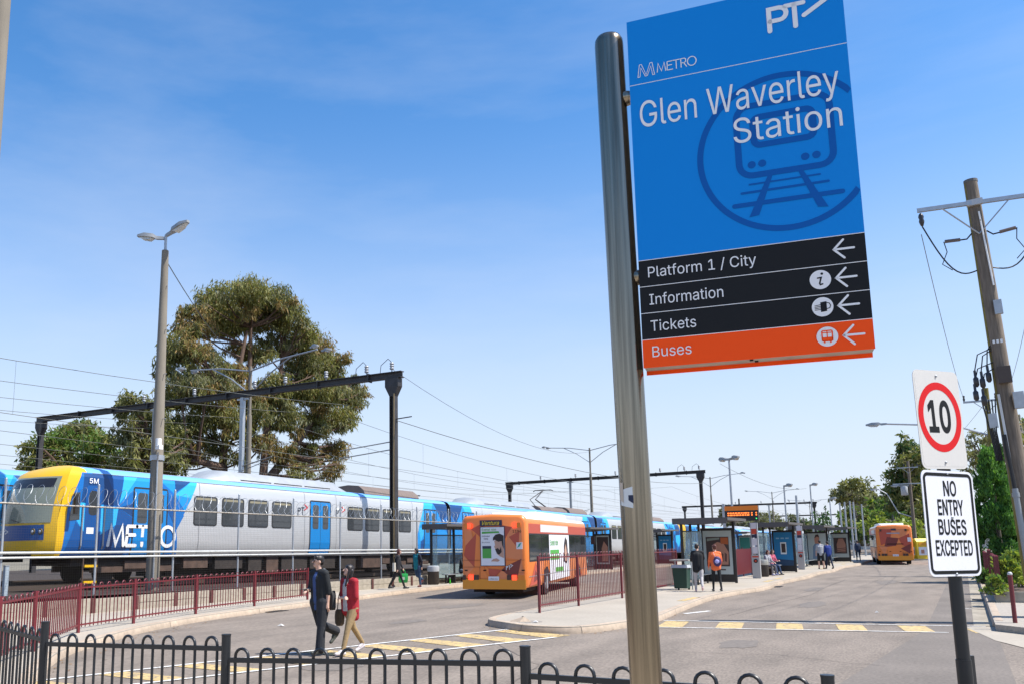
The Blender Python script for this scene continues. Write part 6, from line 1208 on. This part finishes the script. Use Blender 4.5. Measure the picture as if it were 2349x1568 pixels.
person('seated woman in pink top and jeans at the right of the bench', (-8.88, 48.35, .165), R(60), 1.62, (.50, .10, .16), (.03, .06, .13), hair=(.09, .05, .03), skin=SKIN2, legs=((80, 66, 6), (78, 60, 6)), arms=((20, 6, 70, 20), (24, 6, 60, 15)), lean=10, hairstyle='mid', vox=.016, thick=1.05)
person('man in grey T-shirt and black shorts standing before the pale blue shirt poster', (-7.85, 59.2, .15), R(200), 1.76, (.36, .37, .39), (.010, .010, .011), (.04, .04, .04), legs=((2, 2, 4), (-2, 2, 4)), arms=((6, 10, 20), (6, 10, 20)), sleeve='short', vox=.016, mats_extra={'shorts': BLACK})
person('person in blue hooded jacket and dark jeans standing near the farthest shelter', (-7.42, 59.4, .15), R(215), 1.70, (.012, .035, .20), (.012, .02, .05), legs=((12, 4), (-14, 10)), arms=((6, 8, 20), (-4, 8, 14)), vox=.016)
person('distant person in dark blue clothes behind the farthest shelter', (-7.75, 80.6, .15), R(190), 1.70, (.04, .06, .11), (.03, .045, .08), legs=((10, 4), (-12, 10)), arms=((6, 8, 20), (-4, 8, 14)), vox=.02)
# ================================================================== trees and shrubs
BARK = mat('gum_bark', (.115, .072, .050), .95, var=.35, scale=4, bump=.4, stretch=(3, 3, .5)); BARK2 = mat('grey_bark', (.14, .12, .095), .95, var=.3, scale=4, bump=.4)
def leafmat(name, c, tr=.32):
    if name in MATS: return MATS[name]
    m = bpy.data.materials.new(name); m.use_nodes = True; t = m.node_tree; b = t.nodes['Principled BSDF']; b.inputs['Base Color'].default_value = (*c, 1); b.inputs['Roughness'].default_value = .55; b.inputs['Specular IOR Level'].default_value = .3
    tl = t.nodes.new('ShaderNodeBsdfTranslucent'); tl.inputs[0].default_value = (c[0]*1.3, c[1]*1.4, c[2]*.8, 1); ms = t.nodes.new('ShaderNodeMixShader'); ms.inputs[0].default_value = tr
    t.links.new(b.outputs[0], ms.inputs[1]); t.links.new(tl.outputs[0], ms.inputs[2]); t.links.new(ms.outputs[0], t.nodes['Material Output'].inputs[0]); MATS[name] = m; return m
def leaves(clumps, per_m3, size, asp, droop, nm, shell=.45, maxn=70000, seed=1):
    """clumps: (x, y, z, rx, ry, rz); small four-sided leaf faces filling each clump, denser towards its upper outside"""
    rg = np.random.default_rng(seed); V = []; MI = []; vol = np.array([4.19*c[3]*c[4]*c[5] for c in clumps]); n_all = np.minimum(per_m3*vol, maxn*vol/vol.sum()).astype(int)+8
    for c, n in zip(clumps, n_all):
        d = rg.normal(size=(n, 3)); d /= np.linalg.norm(d, axis=1)[:, None]; r_ = rg.random(n)**shell; P = d*r_[:, None]
        # twig bundles: pull leaves towards small sub-centres so that gaps open between them
        k = max(6, n//45); sub = rg.normal(size=(k, 3)); sub /= np.linalg.norm(sub, axis=1)[:, None]; sub *= (rg.random(k)**.4)[:, None]; idx = rg.integers(0, k, n); P = sub[idx]*.88+(P*.42)
        P[:, 2] = np.where(P[:, 2] < -.45, -.45+(P[:, 2]+.45)*.4, P[:, 2])
        P = P*np.array([c[3], c[4], c[5]])+np.array(c[:3])
        ax = rg.normal(size=(n, 3)); ax[:, 2] -= droop*2.2; ax /= np.linalg.norm(ax, axis=1)[:, None]
        sd_ = np.cross(ax, rg.normal(size=(n, 3))); sd_ /= np.linalg.norm(sd_, axis=1)[:, None]; s = size*(.4+1.1*rg.random(n)**1.6)[:, None]
        V.append(np.stack([P, P+ax*s*.45+sd_*s*asp, P+ax*s, P+ax*s*.45-sd_*s*asp], 1)); tone = rg.integers(0, nm); pick = np.where(rg.random(n) < .62, tone, rg.integers(0, nm, n)); MI.append(pick)
    V = np.concatenate(V); MI = np.concatenate(MI); n = len(V); me = bpy.data.meshes.new('crown')
    me.vertices.add(n*4); me.vertices.foreach_set('co', V.reshape(-1)); me.loops.add(n*4); me.loops.foreach_set('vertex_index', np.arange(n*4, dtype=np.int32)); me.polygons.add(n); me.polygons.foreach_set('loop_start', np.arange(0, n*4, 4, dtype=np.int32))
    try: me.polygons.foreach_set('loop_total', np.full(n, 4, dtype=np.int32))
    except Exception: pass
    me.polygons.foreach_set('material_index', MI.astype(np.int32)); me.update(calc_edges=True); return me
def tree(label, base, clumps, stems, mats, bark=BARK, per=60, size=.42, asp=.16, droop=.5, maxn=30000, seed=1, name='gum_tree', group=None, trunk_r=.45, limbs=True, cat='tree'):
    b = Vector(base); T = thing(name, label, cat, b, group=group); mb = MB(); nodes = []
    for s in stems:
        n = len(s); P = [Vector(p)-b for p in s]; mb.tube(P, [trunk_r*(1-.72*i/(n-1)) for i in range(n)], 8); nodes += [(P[i].lerp(P[i+1], t), trunk_r*(1-.72*i/(n-1))) for i in range(n-1) for t in (0, .33, .66)]
    rg = random.Random(seed)
    if limbs:
        for c in clumps:
            cc = Vector(c[:3])-b; low = [q for q in nodes if q[0].z < cc.z+.5] or nodes; st_, r_ = min(low, key=lambda q: (q[0]-cc).length+.6*max(0, q[0].z-cc.z+1.0)); m1 = st_.lerp(cc, .5)+Vector((rg.uniform(-.3, .3), rg.uniform(-.3, .3), -.08*(cc-st_).length)); rr = min(r_*.5, .05+.022*(cc-st_).length)
            mb.tube([st_, m1, cc, cc+Vector((0, 0, c[5]*.4))], [rr, rr*.7, rr*.4, rr*.15], 5)
            for _ in range(3):
                e = cc+Vector((rg.uniform(-1, 1)*c[3], rg.uniform(-1, 1)*c[4], rg.uniform(-.1, .8)*c[5]))*.75; mb.tube([m1.lerp(cc, .5), e], [rr*.4, rr*.1], 4)
    mb.build('trunk', bark, T, 40); me = leaves([(c[0]-b.x, c[1]-b.y, c[2]-b.z, *c[3:]) for c in clumps], per, size, asp, droop, len(mats), maxn=maxn, seed=seed)
    for m in mats: me.materials.append(m)
    cr = link('crown', me, T); return T
G1 = leafmat('gum_leaf_olive', (.205, .200, .062)); G2 = leafmat('gum_leaf_dark', (.125, .128, .045)); G3 = leafmat('gum_leaf_bronze', (.270, .180, .065)); G4 = leafmat('gum_leaf_grey', (.190, .190, .100))
H1 = leafmat('leaf_green', (.125, .205, .048)); H2 = leafmat('leaf_lime', (.270, .320, .055)); H3 = leafmat('leaf_deep', (.062, .115, .036)); C1 = leafmat('cypress_green', (.085, .205, .036), .25); C2 = leafmat('cypress_light', (.150, .300, .050), .3); C3 = leafmat('cypress_dark', (.040, .105, .024), .2)
def px_clumps(L_, X=None, Y=None, jit=.5, seed=0, depth=1.0, fill=5):
    rg = random.Random(seed); out = []
    for u, v, ru, rv in L_:
        p = onX(u, v, X) if X is not None else onY(u, v, Y); d = (p-CAM).length; m = d/FPX; k = 1+rg.uniform(-jit, jit)*.09; q = CAM+(p-CAM)*k; out.append((q.x, q.y, q.z, ru*m*1.08*k, ru*m*depth*k, rv*m*1.08*k))
        for _ in range(fill):   # smaller sprays between and around the main clumps
            a = rg.uniform(0, 6.28); t = rg.uniform(.75, 1.45); f = rg.uniform(.26, .52); out.append((q.x+math.cos(a)*t*ru*m*.8, q.y+rg.uniform(-1, 1)*ru*m*.6, q.z+math.sin(a)*t*rv*m*.9, ru*m*f, ru*m*f, rv*m*f))
    return out
def px_stem(L_, X=None, Y=None): return [tuple(onX(u, v, X) if X is not None else onY(u, v, Y)) for u, v in L_]
BIG = [(500, 690, 50, 38), (570, 668, 52, 36), (622, 690, 50, 40), (660, 722, 42, 40), (452, 742, 48, 40), (520, 738, 55, 34), (590, 735, 52, 34), (692, 772, 42, 42), (412, 798, 40, 40), (384, 835, 26, 42), (450, 802, 36, 30), (730, 800, 38, 36), (752, 846, 42, 38), (694, 836, 46, 36), (642, 782, 36, 26), (798, 900, 40, 36), (742, 900, 50, 36), (682, 892, 46, 34), (622, 880, 40, 28), (500, 872, 44, 32), (440, 874, 44, 36), (402, 905, 42, 40), (824, 912, 24, 26), (782, 958, 42, 32), (722, 968, 46, 36), (652, 955, 46, 38), (588, 945, 42, 32), (512, 955, 44, 34), (452, 962, 40, 36), (404, 985, 42, 36), (432, 1038, 44, 34), (498, 1020, 34, 30), (642, 1035, 38, 28), (702, 1042, 38, 28), (768, 1032, 34, 28), (690, 1080, 32, 20), (762, 1076, 28, 24), (560, 800, 40, 24), (600, 815, 34, 24), (490, 825, 34, 24), (540, 850, 36, 24), (560, 905, 44, 28), (620, 915, 40, 28), (478, 915, 36, 26), (560, 985, 36, 26), (540, 1045, 26, 22), (600, 1010, 30, 24)]
ST = [[(512, 1120), (512, 1050), (522, 950), (548, 850), (566, 760)], [(556, 1120), (566, 960), (572, 850), (578, 700)], [(602, 1115), (612, 980), (640, 880), (652, 790)], [(606, 1112), (662, 1040), (722, 960), (768, 890)], [(512, 1075), (470, 1060), (440, 1055)]]
b0 = onX(556, 1120, -60); b0.z = 0
cl = px_clumps(BIG, X=-60, seed=2)
tree('large spreading gum tree towering behind the train and near gantry', b0, cl, [[(b0.x, b0.y, 0)]+px_stem(s, X=-60) for s in ST[:3]]+[px_stem(s, X=-60) for s in ST[3:]], [G1, G2, G3, G4, G1], per=90, size=.50, asp=.11, droop=.95, maxn=260000, seed=3, trunk_r=.55)
cl = px_clumps([(300, 930, 40, 28), (342, 962, 46, 40), (286, 992, 32, 34), (336, 1025, 46, 36), (296, 1050, 36, 30), (388, 1062, 34, 24), (350, 1080, 34, 20), (398, 1005, 30, 34)], X=-57, seed=4)
b1 = onX(345, 1120, -57); b1.z = 0
tree('bushy lower gum tree just left of the large gum', b1, cl, [[tuple(b1), *px_stem([(342, 1100), (340, 1000), (330, 950)], X=-57)]], [G1, G2, G1, G4], per=90, size=.48, asp=.15, droop=.7, maxn=36000, seed=5, trunk_r=.35)
cl = px_clumps([(90, 1042, 38, 36), (128, 1012, 46, 34), (182, 1000, 50, 32), (222, 1022, 42, 36), (244, 1060, 28, 28), (110, 1072, 50, 22), (172, 1066, 52, 24), (60, 1070, 22, 26)], X=-66, seed=6)
b2_ = onX(160, 1120, -66); b2_.z = 0
tree('low dome-crowned tree behind the yellow train nose', b2_, cl, [[tuple(b2_), *px_stem([(150, 1095), (120, 1050), (100, 1030)], X=-66)], [tuple(b2_), *px_stem([(165, 1095), (190, 1050), (215, 1030)], X=-66)]], [G1, G1, G2, H1], per=80, size=.42, asp=.18, droop=.3, maxn=40000, seed=7, trunk_r=.3)
def far_tree(label, L_, Y, mats, seed, name='distant_tree', group='trees at the far end of the road', size=.75, maxn=14000, droop=.4, per=26):
    cl = px_clumps(L_, Y=Y, seed=seed); u = sum(c[0] for c in L_)/len(L_); vb = max(c[1]+c[3] for c in L_); b = onY(u, vb, Y); b.z = 0; top = max(c[2] for c in cl)
    tree(label, b, cl, [[tuple(b), (b.x+.2, b.y, top*.5), (b.x, b.y, top*.95)]], mats, bark=BARK2, per=per, size=size, asp=.2, droop=droop, maxn=maxn, seed=seed, name=name, group=group, trunk_r=.3)
far_tree('tall pale gum with a thin crown left of the far trees', [(1930, 1130, 20, 16), (1955, 1112, 22, 14), (1985, 1128, 18, 20), (1950, 1142, 28, 16), (1990, 1150, 12, 14), (1968, 1150, 22, 16), (1925, 1142, 14, 10)], 175, [G4, G1, G4], 11)
far_tree('rounded olive gum between the pale gum and the green tree', [(2012, 1150, 22, 20), (2020, 1175, 24, 22), (2005, 1190, 20, 18)], 165, [G4, G1, G2], 12)
far_tree('bright green tree in front of the dark tall tree', [(2040, 1165, 26, 24), (2065, 1180, 24, 22), (2030, 1188, 24, 18)], 150, [H1, H2, H3], 13)
far_tree('wide yellow-green shrubby tree directly above the far bus', [(2010, 1196, 30, 16), (2045, 1192, 32, 16), (2078, 1205, 26, 16), (2028, 1212, 36, 14), (2060, 1218, 40, 14), (2090, 1215, 20, 18)], 118, [H2, H2, H1], 14, size=.6)
far_tree('dark green bushy tree behind the slim poles', [(1960, 1185, 28, 22), (1985, 1195, 26, 22), (1945, 1205, 24, 20), (1975, 1218, 30, 18), (2005, 1212, 22, 20), (1935, 1220, 20, 14)], 140, [H3, G2, H1, G1], 15, size=.7)
far_tree('very tall dark gum behind the transformer pole', [(2095, 1030, 30, 22), (2075, 1055, 30, 26), (2110, 1060, 28, 28), (2062, 1090, 26, 28), (2095, 1100, 34, 28), (2055, 1125, 24, 24), (2085, 1140, 36, 30), (2120, 1130, 26, 34), (2066, 1165, 28, 24), (2100, 1180, 34, 26)], 125, [G1, G2, H3, G1], 16, size=.62, maxn=26000)
far_tree('narrow dark conifer left of the slim poles', [(1878, 1205, 7, 26), (1890, 1198, 7, 30), (1900, 1205, 6, 22)], 150, [C1, C3, H3], 17, size=.6)
far_tree('faint tree top behind the far gantry', [(1745, 1200, 22, 16), (1765, 1192, 18, 18), (1785, 1205, 18, 12)], 230, [G4, G2], 18)
far_tree('faint olive tree behind the display board', [(1665, 1185, 18, 20), (1690, 1190, 14, 16), (1705, 1200, 16, 12)], 240, [G4, G2], 19)
far_tree('low distant tree right of the far gantry', [(1825, 1200, 18, 14), (1848, 1205, 16, 14), (1862, 1208, 14, 12)], 220, [G4, G2, H3], 20)
far_tree('thin pale gum between the speed plate and the power pole', [(2228, 1010, 24, 22), (2245, 1040, 26, 24), (2225, 1062, 22, 20), (2280, 1055, 22, 18), (2300, 1040, 16, 14), (2310, 1075, 20, 16)], 95, [G4, G1, G4], 21, size=.5)
far_tree('golden green gum at the right edge behind the power pole', [(2338, 985, 18, 22), (2355, 1010, 24, 30), (2340, 1035, 20, 26), (2360, 1060, 26, 26)], 80, [G1, G3, H1], 22, size=.45)
far_tree('distant low hedge mass behind the donation bins', [(2140, 1232, 40, 18), (2190, 1226, 40, 22), (2110, 1236, 22, 10)], 130, [H1, H3, H2], 23, size=.6, name='distant_hedge')
# clipped cypress by the road and its row going back
def cypress(x, y, r_, h, label, n, seed):
    rg = random.Random(seed); cl = []
    for k in range(int(n)):
        t = rg.random(); a = rg.uniform(0, 6.28); rr = r_*(1-.75*max(0, t-.45)/.55)*rg.uniform(.55, .95)
        cl.append((x+rr*math.cos(a), y+rr*math.sin(a), .3+t*h*.92, .34*r_*.75, .34*r_*.75, .62))
    tree(label, (x, y, .3), cl, [[(x, y, .3), (x, y, h*.5), (x, y, h*.9)]], [C1, C2, C3, C1], bark=BARK2, per=2600, size=.17, asp=.17, droop=-1.2, maxn=42000, seed=seed, name='cypress', group='conifers along the right footpath', trunk_r=.12, limbs=False)
cypress(1.38, 46.0, 1.25, 5.8, 'tall dense dark green conifer hedge right of the no entry plate', 90, 31)
cypress(2.2, 52, 1.2, 5.2, 'second conifer behind the tall one, mostly hidden', 50, 32)
cypress(2.9, 47.5, 1.2, 5.0, 'third conifer, standing right of the tall one', 50, 33)
def shrub(u, v, r_, h, label, mats, seed):
    p = onZ(u, v, .36); cl = []; rg = random.Random(seed)
    for k in range(16): a = rg.uniform(0, 6.28); t = rg.random(); cl.append((p.x+r_*.6*math.cos(a)*(1-t*.5), p.y+r_*.6*math.sin(a)*(1-t*.5), .36+h*(.15+.8*t), r_*.38, r_*.38, h*.2))
    tree(label, (p.x, p.y, .36), cl, [[(p.x, p.y, .36), (p.x+.02, p.y, .36+h*.4), (p.x, p.y, .36+h*.8)]], mats, bark=BARK2, per=2600, size=.13, asp=.28, droop=-.4, maxn=6000, seed=seed, name='garden_shrub', group='shrubs in the garden bed', trunk_r=.03, cat='shrub')
shrub(2318, 1352, .62, 1.15, 'lime green leafy shrub behind the nearest maroon posts', [H2, H2, H1], 41); shrub(2283, 1362, .42, .55, 'small lime shrub in front of the maroon posts', [H2, H1], 42); shrub(2268, 1338, .45, .5, 'low dark green shrub at the foot of the conifer', [H1, H3], 43); shrub(2345, 1345, .6, 1.0, 'lime shrub partly hidden by the power pole', [H2, H1], 44)
bpy.context.view_layer.update()
